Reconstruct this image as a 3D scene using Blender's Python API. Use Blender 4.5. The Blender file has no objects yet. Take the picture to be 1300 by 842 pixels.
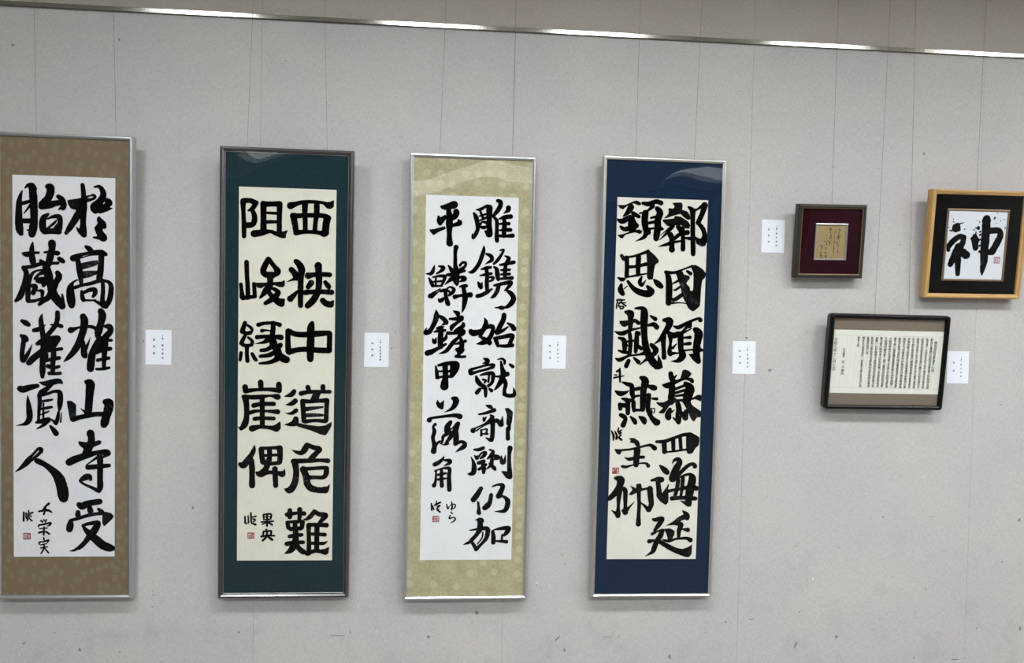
# Calligraphy exhibition wall: four tall framed scrolls, three small frames, caption cards, hanging wires.
import bpy, bmesh, math, random
from mathutils import Matrix, Vector

random.seed(7)
S = bpy.context.scene
COL = S.collection

# ---------------------------------------------------------------- camera
CAM_YAW, CAM_PITCH, CAM_ROLL = -0.07895, -0.02061, 0.02176
CAM_POS = (1.39861, -2.83582, 1.58087)
CAM_FOCAL_PX = 949.3299

def camera():
    cy, sy = math.cos(CAM_YAW), math.sin(CAM_YAW)
    cp, sp = math.cos(CAM_PITCH), math.sin(CAM_PITCH)
    cr, sr = math.cos(CAM_ROLL), math.sin(CAM_ROLL)
    f = Vector((-sy * cp, cy * cp, sp)); r = Vector((cy, sy, 0)); u = r.cross(f)
    r2 = cr * r + sr * u; u2 = -sr * r + cr * u
    cd = bpy.data.cameras.new('camera'); cd.sensor_width = 36; cd.sensor_fit = 'HORIZONTAL'
    cd.lens = CAM_FOCAL_PX * 36 / 1300; cd.clip_start = 0.02
    o = bpy.data.objects.new('camera', cd); COL.objects.link(o)
    m = Matrix((r2, u2, -f)).transposed().to_4x4(); m.translation = Vector(CAM_POS)
    o.matrix_world = m
    S.camera = o
camera()

# ---------------------------------------------------------------- world, exposure
w = bpy.data.worlds.new('world'); S.world = w; w.use_nodes = True
w.node_tree.nodes['Background'].inputs[0].default_value = (0.9, 0.95, 1, 1)
w.node_tree.nodes['Background'].inputs[1].default_value = 0.05
vs = S.view_settings
vs.view_transform = 'Standard'; vs.look = 'None'; vs.exposure = EXPOSURE = -0.08; vs.gamma = 1; vs.use_curve_mapping = False
ROOM_Z = 3.3
# ceiling lights: y, strength, half length, half width, x positions
LAMP_ROWS = [(-1.62, 62.0, .24, .20, (-.04, 1.24, 2.22, 3.54, 4.57, 5.85)),
             (-4.0, 60.0, .52, .16, (-.9, .5, 1.9, 3.3, 4.7, 6.0))]
PANELS = [(1.65, -7.2, 7.0, .85, .95), (4.85, -7.2, 7.0, .45, .95), (-.75, -7.2, 7.0, .60, .95)]   # broad luminous ceiling panels far behind the viewer

FRAMES = {
    'A': dict(origin=[-0.19644, -0.042, 0.53817], lean=0.0216, turn=-0.00062, w=0.4376, h=1.6363, sheet=[0.0413, 0.1405, 0.389, 1.5017]),
    'B': dict(origin=[0.57419, -0.042, 0.53684], lean=0.02996, turn=-0.00015, w=0.4403, h=1.6126, sheet=[0.0514, 0.1247, 0.3951, 1.4869]),
    'C': dict(origin=[1.24587, -0.042, 0.52337], lean=0.0086, turn=0.00175, w=0.4385, h=1.6369, sheet=[0.047, 0.1365, 0.3906, 1.4985]),
    'D': dict(origin=[1.95615, -0.042, 0.52739], lean=0.01739, turn=-0.00208, w=0.4445, h=1.6476, sheet=[0.0444, 0.1338, 0.3926, 1.5086]),
    'E': dict(origin=[3.25012, -0.042, 1.70621], lean=0.09778, turn=0.00803, w=0.3602, h=0.3838, sheet=[0.0536, 0.0502, 0.3082, 0.3291]),
    'F': dict(origin=[2.72391, -0.042, 1.76761], lean=0.10673, turn=0.01669, w=0.2405, h=0.2518, sheet=[0.0583, 0.0543, 0.187, 0.1945]),
    'G': dict(origin=[2.85735, -0.042, 1.26373], lean=0.09779, turn=-0.00136, w=0.4479, h=0.3391, sheet=[0.0052, 0.0455, 0.451, 0.2935]),
}
CARD_SIZE = (0.0914, 0.1283)
CARDS = [
    (0.2781, 1.3738, 0.0034, [(0.0595, 0.1059, 0.0029, 0.0053), (0.0596, 0.0965, 0.0066, 0.0062), (0.0599, 0.0714, 0.0082, 0.0078), (0.0601, 0.0567, 0.0062, 0.0058), (0.0603, 0.0411, 0.0074, 0.0074), (0.0604, 0.0256, 0.0066, 0.0062), (0.0296, 0.0921, 0.0078, 0.0078), (0.0299, 0.0675, 0.0082, 0.007), (0.0296, 0.0426, 0.0078, 0.0078)]),
    (1.0688, 1.3788, -0.0002, [(0.0604, 0.1011, 0.0029, 0.0053), (0.0596, 0.0924, 0.0062, 0.0058), (0.0595, 0.0736, 0.0066, 0.0066), (0.0597, 0.062, 0.0066, 0.0066), (0.0603, 0.0508, 0.0066, 0.0066), (0.0601, 0.0396, 0.0066, 0.0066), (0.0601, 0.028, 0.007, 0.0066), (0.0299, 0.0889, 0.0078, 0.0066), (0.0297, 0.0663, 0.0078, 0.0066), (0.0301, 0.0431, 0.0078, 0.0078)]),
    (1.7403, 1.3822, 0.0021, [(0.0598, 0.101, 0.0029, 0.0062), (0.0592, 0.0919, 0.0066, 0.0053), (0.0594, 0.0736, 0.0062, 0.0049), (0.06, 0.0582, 0.007, 0.0053), (0.0603, 0.0431, 0.0066, 0.0049), (0.0607, 0.0288, 0.0058, 0.0045), (0.0288, 0.0888, 0.0074, 0.0062), (0.0297, 0.0658, 0.0074, 0.0066), (0.0298, 0.0428, 0.0066, 0.007)]),
    (2.4882, 1.3746, 0.0085, [(0.0593, 0.1021, 0.0033, 0.0066), (0.0582, 0.0934, 0.0058, 0.0058), (0.0593, 0.0777, 0.0033, 0.0041), (0.059, 0.073, 0.0062, 0.0037), (0.0594, 0.0595, 0.0066, 0.007), (0.0596, 0.0442, 0.0058, 0.007), (0.0601, 0.0285, 0.0053, 0.0062), (0.0276, 0.0896, 0.007, 0.007), (0.0281, 0.0672, 0.007, 0.0062), (0.029, 0.0431, 0.0074, 0.007)]),
    (2.5903, 1.8503, 0.0015, [(0.0602, 0.1023, 0.0029, 0.0053), (0.059, 0.0927, 0.0066, 0.0062), (0.0595, 0.0744, 0.0066, 0.0066), (0.0591, 0.0594, 0.0053, 0.0053), (0.0596, 0.0431, 0.007, 0.0058), (0.0587, 0.0279, 0.0062, 0.0062), (0.0278, 0.0901, 0.0066, 0.007), (0.0281, 0.0665, 0.0058, 0.0078), (0.0282, 0.0422, 0.007, 0.0062)]),
    (3.3670, 1.3509, 0.0027, [(0.0588, 0.1026, 0.0025, 0.0062), (0.0585, 0.0935, 0.0058, 0.0066), (0.0587, 0.0744, 0.0062, 0.007), (0.0588, 0.0598, 0.0049, 0.0049), (0.0591, 0.0433, 0.0058, 0.0058), (0.0594, 0.0281, 0.0058, 0.0058), (0.0278, 0.0825, 0.0058, 0.0074), (0.0281, 0.0504, 0.007, 0.007)]),
]
WIRES = [
    ('A', (-0.1236, -0.03, 3.26), (-0.0833, -0.0521, 2.1866)),
    ('A', (0.1467, -0.03, 3.26), (0.1878, -0.0522, 2.1866)),
    ('B', (0.6671, -0.03, 3.26), (0.6477, -0.0654, 2.1615)),
    ('B', (0.8901, -0.03, 3.26), (0.9314, -0.0652, 2.1615)),
    ('C', (1.3595, -0.03, 3.26), (1.3373, -0.0302, 2.1725)),
    ('C', (1.6107, -0.03, 3.26), (1.6088, -0.0302, 2.1725)),
    ('D', (2.082, -0.03, 3.26), (2.0736, -0.0451, 2.1872)),
    ('D', (2.3294, -0.03, 3.26), (2.2994, -0.0451, 2.1872)),
    ('F', (2.8578, -0.03, 3.26), (2.8471, -0.0443, 2.0326)),
    ('G', (3.0735, -0.03, 3.26), (3.0302, -0.0505, 1.6157)),
    ('G', (3.1645, -0.03, 3.26), (3.169, -0.0505, 1.6157)),
    ('E', (3.4631, -0.03, 3.26), (3.4269, -0.055, 2.1027)),
]
MARKS = [
    (3.121, 0.813, 0.0056, 0.0056, 0, 0.9), (-0.195, 2.514, 0.0081, 0.0067, 0, 0.25), (0.172, 2.552, 0.0039, 0.0096, 0.2, 0.35), (0.093, 2.451, 0.006, 0.0019, 0.6, 0.35),
    (0.709, 2.467, 0.002, 0.0026, 0, 0.6), (0.714, 2.494, 0.001, 0.0114, 0, 0.4), (0.762, 2.505, 0.0043, 0.002, -0.3, 0.4), (0.891, 2.501, 0.0014, 0.0029, 0, 0.5),
    (0.664, 2.409, 0.0023, 0.0023, 0, 0.4), (0.316, 0.521, 0.007, 0.0028, 0.7, 0.55), (0.313, 0.477, 0.0084, 0.002, 0.15, 0.6), (0.313, 0.535, 0.0014, 0.0056, -0.4, 0.4),
    (0.965, 0.363, 0.0029, 0.0064, 0, 0.45), (0.987, 0.361, 0.0468, 0.0026, 0, 0.35), (1.035, 0.374, 0.0035, 0.0088, 0, 0.5), (1.48, 0.329, 0.0286, 0.0024, -0.05, -1),
    (0.529, 0.302, 0.002, 0.002, 0, 0.7), (0.541, 0.421, 0.0029, 0.0029, 0, 0.6), (1.738, 0.549, 0.0018, 0.0091, -0.3, 0.5), (1.757, 0.537, 0.0061, 0.0018, 0, 0.5),
    (1.824, 0.34, 0.0215, 0.0037, 0.75, 0.4), (2.017, 0.344, 0.0279, 0.0015, 0, 0.45), (2.065, 0.345, 0.0047, 0.0028, 0, 0.6), (1.853, 0.294, 0.0061, 0.0123, 0.3, 0.4),
    (2.59, 0.408, 0.016, 0.0026, -0.25, 0.4), (2.489, 0.398, 0.0095, 0.0038, -0.6, 0.3), (2.766, 0.696, 0.0145, 0.0023, -0.2, 0.55), (2.939, 0.692, 0.0179, 0.0019, -0.5, 0.3),
    (2.761, 0.605, 0.0064, 0.0019, 0, 0.4), (2.754, 0.563, 0.0026, 0.0019, 0, 0.7), (3.168, 0.574, 0.002, 0.0076, 0, 0.4), (3.309, 0.523, 0.0133, 0.0027, -0.8, 0.4),
    (3.629, 0.631, 0.0034, 0.0074, -0.3, 0.6), (2.788, 0.435, 0.0026, 0.0065, -0.3, 0.4), (3.121, 0.4, 0.0023, 0.0039, 0, 0.7), (3.269, 0.244, 0.0099, 0.0027, 0, 0.6),
    (3.445, 0.235, 0.0301, 0.002, 0, 0.6), (3.489, 0.239, 0.0034, 0.0027, 0, 0.7), (3.325, 0.815, 0.0265, 0.0017, 0, 0.35), (3.531, 0.361, 0.0034, 0.0084, -0.4, 0.4),
    (3.095, 0.364, 0.002, 0.002, 0, 0.7), (3.028, 0.741, 0.0016, 0.0016, 0, 0.8), (3.051, 0.742, 0.002, 0.002, 0, 0.8), (0.269, 1.46, 0.0042, 0.0078, 0, 0.3),
    (1.17, 1.449, 0.0059, 0.0047, 0, 0.3), (1.184, 1.513, 0.0088, 0.0023, 0, 0.25), (2.638, 1.39, 0.0111, 0.0064, 0, 0.3), (2.542, 1.516, 0.0095, 0.0063, 0, 0.2),
    (0.253, 1.203, 0.0042, 0.0033, 0, 0.5), (3.156, 1.896, 0.0059, 0.0039, 0, 0.35), (3.104, 1.789, 0.0026, 0.002, 0, 0.6), (3.668, 1.475, 0.0023, 0.0023, 0, 0.7),
    (3.603, 1.267, 0.0054, 0.004, 0, 0.35), (3.087, 1.139, 0.0059, 0.0013, 0, 0.6), (2.644, 1.392, 0.0064, 0.0048, 0, 0.3), (2.636, 1.835, 0.0022, 0.0019, 0, 0.6),
    (2.627, 2.072, 0.0028, 0.0028, 0, 0.4), (3.242, 2.259, 0.0049, 0.0098, 0, 0.25), (2.676, 2.635, 0.0016, 0.0079, -0.5, 0.4), (1.213, 2.118, 0.0029, 0.002, 0, 0.6),
    (1.739, 2.103, 0.0018, 0.0018, 0, 0.6), (1.747, 2.103, 0.0018, 0.0018, 0, 0.6), (0.585, 2.4, 0.0045, 0.0028, 0, 0.3), (0.642, 2.404, 0.0011, 0.0057, 0, 0.3),
    (0.453, 0.846, 0.0057, 0.0085, 0, 0.4), (0.625, 0.379, 0.0072, 0.0057, 0, 0.35), (0.056, 0.322, 0.0069, 0.0111, 0.3, 0.4), (-0.033, 0.384, 0.0041, 0.0028, 0, 0.35),
    (-0.14, 0.347, 0.011, 0.0033, 0.5, 0.3), (0.198, 0.311, 0.0042, 0.0028, 0, 0.35), (1.511, 0.445, 0.009, 0.012, 0, 0.3), (1.33, 0.353, 0.0089, 0.0089, 0, 0.25),
    (2.776, 0.303, 0.0065, 0.0194, -0.4, 0.25), (2.944, 0.333, 0.0098, 0.0098, 0, 0.25), (3.697, 0.802, 0.0068, 0.0135, 0, 0.2), (3.717, 0.359, 0.0068, 0.0136, 0, 0.2),
    (2.268, 0.263, 0.0094, 0.0126, 0.4, 0.25), (1.836, 0.665, 0.0024, 0.0092, 0.2, 0.35), (1.847, 0.628, 0.0018, 0.0092, 0.6, 0.3), (2.007, 2.451, 0.0018, 0.0046, 0, 0.35),
    (1.903, 2.533, 0.0015, 0.0049, 0, -2), (1.741, 0.558, 0.003, 0.0091, 0.3, -2), (2.839, 0.567, 0.0023, 0.0129, 0, -2), (2.817, 0.564, 0.0013, 0.0065, 0, 0.3),
]
SUTRA = [
    ('摩訶般若波羅蜜多心経', [0.4189, 0.256, 0.4161, 0.1346]),
    ('観自在菩薩行深般若波羅蜜多時照見五蘊', [0.4011, 0.2665, 0.4022, 0.0669]),
    ('皆空度一切苦厄舎利子色不異空空不異色色', [0.3824, 0.2667, 0.3835, 0.0672]),
    ('即是空空即是色受想行識亦復如是舎利子', [0.3636, 0.2668, 0.3648, 0.0674]),
    ('是諸法空相不生不滅不垢不浄不増不減是故', [0.3449, 0.267, 0.3461, 0.0676]),
    ('空中無色無受想行識無眼耳鼻舌身意無色', [0.3263, 0.2672, 0.3274, 0.0679]),
    ('声香味触法無眼界乃至無意識界無無明亦無', [0.3076, 0.2674, 0.3087, 0.0681]),
    ('無明尽乃至無老死亦無老死尽無苦集滅道', [0.289, 0.2676, 0.2901, 0.0684]),
    ('無智亦無得以無所得故菩提薩埵依般若波羅', [0.2703, 0.2677, 0.2715, 0.0686]),
    ('蜜多故心無罣礙無罣礙故無有恐怖遠離一', [0.2517, 0.2679, 0.2529, 0.0688]),
    ('切顛倒夢想究竟涅槃三世諸仏依般若波羅蜜', [0.2332, 0.2681, 0.2343, 0.0691]),
    ('多故得阿耨多羅三藐三菩提故知般若波羅', [0.2146, 0.2683, 0.2157, 0.0693]),
    ('蜜多是大神呪是大明呪是無上呪是無等等呪', [0.196, 0.2684, 0.1972, 0.0695]),
    ('能除一切苦真実不虚故説般若波羅蜜多呪', [0.1775, 0.2686, 0.1787, 0.0698]),
    ('即説呪曰羯諦羯諦波羅羯諦波羅僧羯諦菩提', [0.159, 0.2688, 0.1602, 0.07]),
    ('薩婆訶般若心経', [0.1416, 0.2687, 0.1434, 0.1995]),
    ('願以此功徳普及於一切我等与衆生皆共成仏道', [0.1238, 0.269, 0.1262, 0.0701]),
    ('般若心経', [0.1041, 0.2695, 0.1042, 0.228]),
    ('名古屋市', [0.0506, 0.2223, 0.0499, 0.1854]),
    ('西', [0.0497, 0.1737, 0.0497, 0.1622]),
    ('千栄天', [0.0505, 0.1536, 0.0502, 0.1158]),
    ('令和七年十二月七日', [0.0136, 0.2624, 0.0138, 0.1338]),
]
RULES = [[0.0055, 0.2726, 0.4524, 0.2725], [0.0047, 0.0682, 0.4498, 0.0658]]
SEAMS = [0.6779, 1.6102, 2.5381, 3.4825]
RAIL_Z = 2.6510
STROKES = """
@ A 胎
s 740 14456 54 673 14247 130 638 14026 189 627 13695 216 631 13364 243 656 13088 244 714 12938 122
s 833 14556 40 939 14656 121 1058 14660 189 1111 14538 257
s 1079 14606 230 1115 14263 257 1135 13850 244 1140 13435 244 1107 13158 271 1067 12949 231
p 855 13089 1014 13030 988 13154
s 712 14015 122 871 14061 130 1030 14122 95
s 804 13673 32 923 13842 70 1017 13970 97
s 737 13409 162 1055 13419 163
s 1602 14638 176 1695 14614 244 1694 14448 257 1614 14225 244 1454 14026 271 1401 13941 217
s 1401 13941 217 1667 14006 244 1880 14068 190 2093 14103 190
s 1960 14306 136 2067 14213 204 2133 14021 217 2120 13896 150
s 2133 13938 190 1960 13849 33
s 1613 13672 95 1480 13557 190 1426 13389 217 1439 13168 231 1505 13059 204
s 1492 13073 217 1718 13080 190 1985 13069 191
s 1586 13505 54 1799 13595 122 1986 13587 177 2026 13408 163 1999 13186 191
s 1586 13173 54 1799 13346 95 1919 13488 33
p 1772 13179 1972 13448 2012 13186 1878 13099
@ A 於
s 2782 14736 136 2809 14515 158 2820 14239 177 2801 13988 259 2801 13711 218 2801 13378 191 2801 13100 246 2836 12976 178
s 2587 13232 55 2680 13096 123 2814 12961 137
p 2253 14191 2627 14260 2895 14338 2935 14104 2948 13938 2788 13822 2520 13854 2386 13891 2293 14027
s 2868 14199 164 3056 14233 95 3190 14293 96 3203 14363 96 3136 14394 95 3055 14372 55 2922 14325 82
s 2734 13875 245 2573 13593 232 2386 13281 204 2225 13026 123
s 3189 14681 68 3350 14701 123 3458 14566 177 3485 14373 205 3351 14146 246 3190 13974 287 3217 13836 205
s 3217 13891 246 3458 13927 246 3646 14073 192 3700 14158 205 3619 14211 191
s 3378 13786 82 3593 13904 137 3795 13952 27
s 3351 13646 41 3351 13534 164 3459 13399 219 3526 13289 151
s 3405 13341 246 3311 13171 219
s 3298 13227 219 3405 13007 247 3473 12912 274 3540 12858 137
s 3150 12902 55 3325 12893 123
@ A 蔵
s 1092 12659 54 1065 12464 157 1065 12214 185 1091 12021 217 1117 11883 122
s 759 12267 81 892 12237 185 1051 12283 122 1291 12310 82
s 1744 12651 259 1744 12456 212 1690 12205 232 1636 11981 218 1556 11784 191
s 1491 12324 76 1691 12344 103 1904 12308 164 1971 12310 109
s 1984 12116 150 2091 12043 169 2144 12009 96
s 758 11776 109 1050 11811 131 1370 11918 136 1663 11940 114 1944 11961 104
s 1357 12028 109 1450 11961 136 1556 11923 150
s 784 11763 149 877 11571 177 836 11264 190 742 10955 204 648 10730 196 515 10588 109
s 1423 11697 82 1209 11663 76 1049 11520 122 955 11211 150 928 10876 163 927 10626 158 940 10556 82
s 1530 11839 232 1609 11562 286 1688 11230 246 1768 10897 287 1902 10677 287 2049 10499 260 2089 10430 219
s 1930 11613 164 1983 11475 213 1876 11263 197 1768 11009 232 1634 10754 205 1447 10610 164 1313 10481 123
s 1155 11383 82 1316 11555 109 1502 11615 136
s 1288 11331 204 1475 11308 259 1448 11140 109
s 1062 11130 136 1181 11106 164 1101 10881 164
s 1261 10968 68 1408 10944 136 1407 10777 109
s 967 10585 123 1180 10609 109 1447 10722 82
s 2089 10849 68 2116 10626 110 2116 10458 123
@ A 高
s 2908 12560 123 3029 12480 178 3123 12413 82
s 2466 12143 213 2600 12217 178 2841 12307 110 3191 12387 123 3433 12408 123 3568 12314 137
s 2707 12150 33 3002 12256 38 3325 12307 55
s 2600 12175 137 2653 11897 192 2693 11619 192 2734 11313 137 2747 11187 96
s 3428 12380 192 3420 12058 187 3393 11722 206 3353 11441 206
p 2707 11983 3312 12117 3312 11930 2787 11747 2680 11773
p 2761 11705 3312 11734 3312 11613 3003 11474 2761 11425
s 2492 11097 123 2787 11202 110 3057 11265 124 3353 11371 137
s 2599 11379 60 2465 11292 82 2371 11108 205 2371 10856 274 2397 10605 274 2411 10465 206
s 3353 11371 110 3596 11363 105 3745 11241 152 3753 10946 179 3691 10664 179 3570 10478 193
s 3461 11388 138 3483 11052 138 3462 10715 152 3489 10519 193
s 3192 10652 77 3354 10572 124 3502 10477 165
s 2760 10964 115 2779 10754 151 2814 10671 137
s 2760 10894 96 3003 11026 137 3191 11045 165 3205 10905 151 3138 10805 96
s 2814 10671 69 3057 10663 55 3219 10681 50
@ A 灌
s 725 9882 123 845 9814 186 951 9747 137
s 683 9364 96 803 9282 205 861 9222 178
s 789 9226 159 749 8973 159 721 8693 159 760 8497 219
s 800 8498 151 908 8696 137 1002 8894 77 1064 9063 16
s 1406 10134 41 1365 9938 153 1391 9658 178 1431 9379 178 1457 9099 206 1456 8762 233 1421 8424 198 1414 8115 198 1409 7904 124
s 1124 9555 131 1257 9586 159 1445 9701 77 1525 9759 22
s 1928 10202 159 1927 10006 164 1873 9781 159 1739 9582 159 1551 9353 159
s 1699 9763 55 1873 9767 104 2034 9728 143 2088 9707 96
s 1243 9081 137 1390 9154 206 1604 9214 233 1819 9261 233 1932 9291 192
s 1953 9277 179 1819 9078 206 1604 8934 288 1443 8846 219 1309 8760 165
s 1282 8787 110 1068 8587 137 947 8388 178
s 1309 8675 137 1148 8518 110 987 8375 123
s 1792 8965 159 1791 8656 181 1764 8374 165 1763 8121 151
s 1711 8823 104 1872 8882 115 2060 8914 116
s 1523 8482 104 1764 8543 132 1979 8589 132
s 1603 8287 151 1790 8234 124 1979 8279 105
s 1642 8034 124 1844 8023 116 2019 8040 116
s 1577 8708 82 1563 8483 110
@ A 雄
s 2801 10081 206 2847 9914 253 2814 9632 242 2733 9349 226 2652 9122 234 2491 8838 207 2302 8609 152 2127 8448 22
s 2383 9589 214 2491 9625 138 2706 9700 77 3057 9727 116 3219 9669 132
s 2801 9182 124 2814 8956 179 2841 8731 215 2868 8661 152
s 2868 8901 152 2976 9129 77 3046 9341 17
s 3408 10292 207 3462 10124 254 3408 9842 226 3327 9558 249 3300 9389 166
s 3382 9306 207 3220 9021 207 3111 8736 235 3066 8397 254 3052 8227 235
s 3571 9747 124 3706 9735 199 3734 9567 199 3571 9366 221 3436 9138 249 3328 8910 207 3274 8796 124
s 3558 9309 180 3558 9027 208 3531 8744 172 3518 8433 144 3518 8235 139
s 3544 9253 124 3775 9252 105
s 3355 8854 138 3572 8914 138 3734 8951 144
s 3301 8528 125 3491 8574 111 3681 8611 125
s 3261 8208 94 3491 8220 105 3695 8266 97
@ A 頂
s 650 7470 206 770 7444 225 984 7517 198 1239 7577 143
s 903 7220 33 929 6953 143 960 6671 198 968 6417 198 873 6246 160 713 6182 77 512 6143 14
s 1306 7705 33 1494 7666 160 1790 7727 198 1978 7758 171 2085 7680 61
s 1709 7641 151 1547 7469 165 1386 7340 206 1305 7212 151
s 1305 7240 132 1318 6958 143 1290 6675 110 1271 6279 97
s 1386 7241 105 1628 7315 105 1789 7382 105 1977 7377 143 2018 7250 179 2009 6967 182 1990 6740 111
s 1963 6655 83 1922 6400 138 1868 6229 124
s 2057 6628 28 2030 6288 50
s 1412 7030 61 1600 7061 77 1748 7091 50
s 1358 6747 77 1573 6792 105 1721 6822 88
s 1330 6534 33 1519 6621 55 1640 6679 33
s 1439 6959 50 1438 6451 61
s 1195 6264 88 1437 6323 179 1626 6382 152
s 1626 6340 124 1437 6168 110 1222 6038 41
s 1733 6369 69 1868 6229 124
s 1674 6142 77 1787 6001 160 1873 5875 183
@ A 山
s 2909 7744 138 3044 7675 291 3031 7406 272 3004 7037 250 2977 6639 244
p 2225 7060 2408 7057 2571 6918 2557 6521 2597 6351 2435 6286 2340 6390
s 2462 6406 208 2679 6465 161 2950 6525 161 3221 6585 167 3547 6589 161
s 2706 6792 17 2828 6694 78 2922 6610 139
s 3574 7030 209 3696 6989 292 3669 6761 301 3602 6533 278 3547 6305 273 3515 6204 217
@ A 人
s 1354 5288 171 1260 5316 97 1085 5116 88 923 4944 133 707 4659 133 465 4473 14
s 1376 5231 116 1192 5045 105 1004 4888 105 842 4745 124 627 4587 77
s 1205 4889 166 1286 4856 199 1488 4749 183 1703 4580 227 1892 4381 300 2000 4182 348 2081 3897 367 2113 3669 362 2129 3526 293
@ A 寺
s 3053 5895 256 3086 5730 223 3072 5559 237 2991 5359 265 2895 5158 251
p 2651 5612 2868 5571 3194 5603 3358 5653 3439 5605 3412 5505 3222 5418 3113 5360 3031 5216 2787 5214 2814 5329 2678 5441 2630 5541
s 2326 4840 250 2515 4941 256 2787 5043 223 3059 5131 190 3331 5204 156 3576 5206 223 3644 5178 224
s 3631 5130 140 3467 5014 61
s 2963 4659 173 3168 4675 173 3440 4705 162 3699 4730 126
s 2909 4744 33 3086 4874 50 3276 5018 78
s 3372 5076 209 3391 4819 201 3386 4476 196 3386 4189 196 3392 3960 202 3345 3816 174
s 3304 3816 140 3086 3930 106 2841 4043 84 2705 4143 78
s 2705 4172 117 2841 4272 201 2991 4325 201 3059 4216 117
@ A 受
s 2651 3312 168 2759 3241 246 2923 3327 218 3168 3385 202 3373 3415 202
s 3018 3213 162 3054 3069 196
s 2623 3025 162 2623 2925 185
s 3332 3142 107 3442 3041 163
s 2373 2709 140 2356 2552 229 2329 2408 224
s 2351 2724 106 2623 2796 117 2923 2897 118 3278 2969 118 3606 2978 118
p 3469 2955 3606 3036 3770 2998 3866 2892 3825 2783 3524 2494 3456 2638
s 2787 2537 101 2950 2595 118 3223 2638 163 3305 2604 211 3223 2408 239 3060 2177 225 2896 1976 168
s 2896 2005 112 2705 1803 98 2514 1645 90 2318 1603 14
s 2950 1947 56 2787 1774 62 2650 1674 56
s 2800 2517 84 2896 2379 154 3087 2177 247 3278 2004 275 3470 1831 295 3690 1729 276 3813 1709 197
@ A 千
s 1620 3338 70 1512 3238 56 1417 3123 39
s 1282 3052 56 1430 3081 61 1592 3095 70 1714 3024 42
s 1498 3209 56 1484 3066 56 1443 2938 50
@ A 栄
s 1335 2723 42 1402 2680 56
s 1443 2752 42 1483 2700 42
s 1538 2752 42 1497 2666 33
s 1267 2494 42 1280 2551 50 1429 2580 56 1673 2637 56 1645 2551 50 1564 2523 33
s 1294 2422 33 1564 2451 39
s 1456 2480 50 1442 2207 56
s 1428 2322 50 1280 2279 61
s 1510 2322 50 1631 2236 56
@ A 実
s 1442 2093 45 1455 2007 39
s 1292 1849 39 1298 1935 45 1428 1949 42 1604 2006 56 1563 1920 33
s 1346 1835 39 1536 1877 39
s 1332 1720 39 1563 1763 39
s 1455 1863 39 1441 1691 50 1345 1519 39
s 1481 1705 39 1603 1547 50
@ A 臨
s 761 3022 50 755 2708 56
s 836 2994 44 841 2808 39
s 931 3094 33 917 2923 42 863 2780 28
s 890 2951 39 1066 3014 50
s 930 2908 33 1011 2923 33
s 930 2837 39 1025 2866 33
s 876 2723 44 944 2794 33 1038 2708 50
@ A seal
q 739 2036 996 2271
@ B 阻
s 656 14343 194 673 13946 145 695 13497 156 700 13103 145
s 656 14366 181 890 14385 172 1098 14310 181
s 1117 14311 173 1002 14125 153 837 14018 61
s 961 14067 139 1045 13902 167 1066 13705 184 992 13534 184 772 13499 201
s 1374 14283 209 1377 13828 195 1381 13321 224
s 1374 14266 209 1665 14287 173 1942 14297 201
s 1942 14297 201 1937 13846 173 1936 13310 174
s 1473 13966 89 1861 13956 106
s 1476 13640 128 1864 13658 106
s 1050 13204 246 1340 13250 201 1617 13306 126 1812 13236 154 2062 13173 196
p 1922 13310 2061 13314 2255 13382 2179 13204 2174 13086 2063 13065
@ B 西
s 2325 14247 246 2525 14316 162 2775 14392 129 3137 14413 124 3473 14387 112 3698 14313 169
p 3473 14404 3753 14442 3864 14516 3867 14248 3756 14173 3616 14183 3531 14265
s 2837 14326 210 2835 14016 182 2852 13678 169 2855 13338 169
s 3256 14312 191 3254 13973 186 3215 13689 158 3194 13349 169
s 2418 13884 219 2640 13897 168 3003 13925 157 3478 13924 169 3662 13845 211
s 2432 13862 224 2490 13581 202 2535 13286 191
s 3634 13830 248 3589 13587 240 3575 13318 240
s 2535 13286 191 2786 13322 146 3065 13330 129 3345 13311 147 3528 13279 231
@ B 峻
s 794 12181 157 811 11695 151 841 11271 154 843 10902 157
s 597 11378 129 628 11124 140 649 10926 191
s 677 10892 174 857 10916 135 1079 10950 135
s 1062 11404 135 1077 11191 140 1093 10950 140
s 1555 12315 163 1459 12109 196 1378 11880 210 1462 11740 197
s 1583 12282 182 1766 12060 154 1892 11865 225 1796 11735 127
p 1351 11709 1489 11854 1795 11863 1963 11753 1741 11620 1743 11378 1521 11373 1519 11628
p 1034 11480 1103 11447 1520 11464 1882 11501 2049 11514 2146 11588 2156 11360 2065 11301 1939 11312 1771 11379 1465 11343 1299 11240 1160 11279 1132 11363
s 1576 11374 169 1467 11144 202 1274 10898 62
s 1631 11432 225 1633 11262 155
s 1772 11237 141 1926 11127 155 1830 10982 211 1664 10836 183 1470 10718 141
s 1550 11175 169 1677 10993 169 1887 10813 240 2042 10717 226
p 1914 10899 2171 10905 2140 10619 2029 10582 1861 10655
@ B 狭
s 2536 12257 175 2658 12141 226 2743 11945 240 2718 11716 203 2709 11175 192 2714 10661 176
s 2380 11949 192 2507 11810 220 2564 11684 226 2495 11625 127 2216 11504 17
s 2611 11201 57 2500 11055 155 2348 10895 215
s 3330 12125 260 3347 11904 221 3364 11619 221 3353 11305 210 3286 11074 221 3147 10842 233 2967 10661 204
s 2975 11746 226 3165 11785 170 3502 11808 164 3742 11800 170
s 3084 11492 204 2979 11338 164
s 3590 11525 142 3690 11399 187 3733 11328 114
s 2878 11136 184 3088 11161 164 3509 11180 165 3820 11167 193
s 3499 10865 193 3627 10753 213 3797 10714 213
p 3711 10813 3913 10903 3910 10688 3826 10606 3685 10626
@ B 縁
s 752 9990 135 697 9818 158 656 9674 163
s 808 9920 79 961 9823 107 1004 9710 101 921 9608 107
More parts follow.
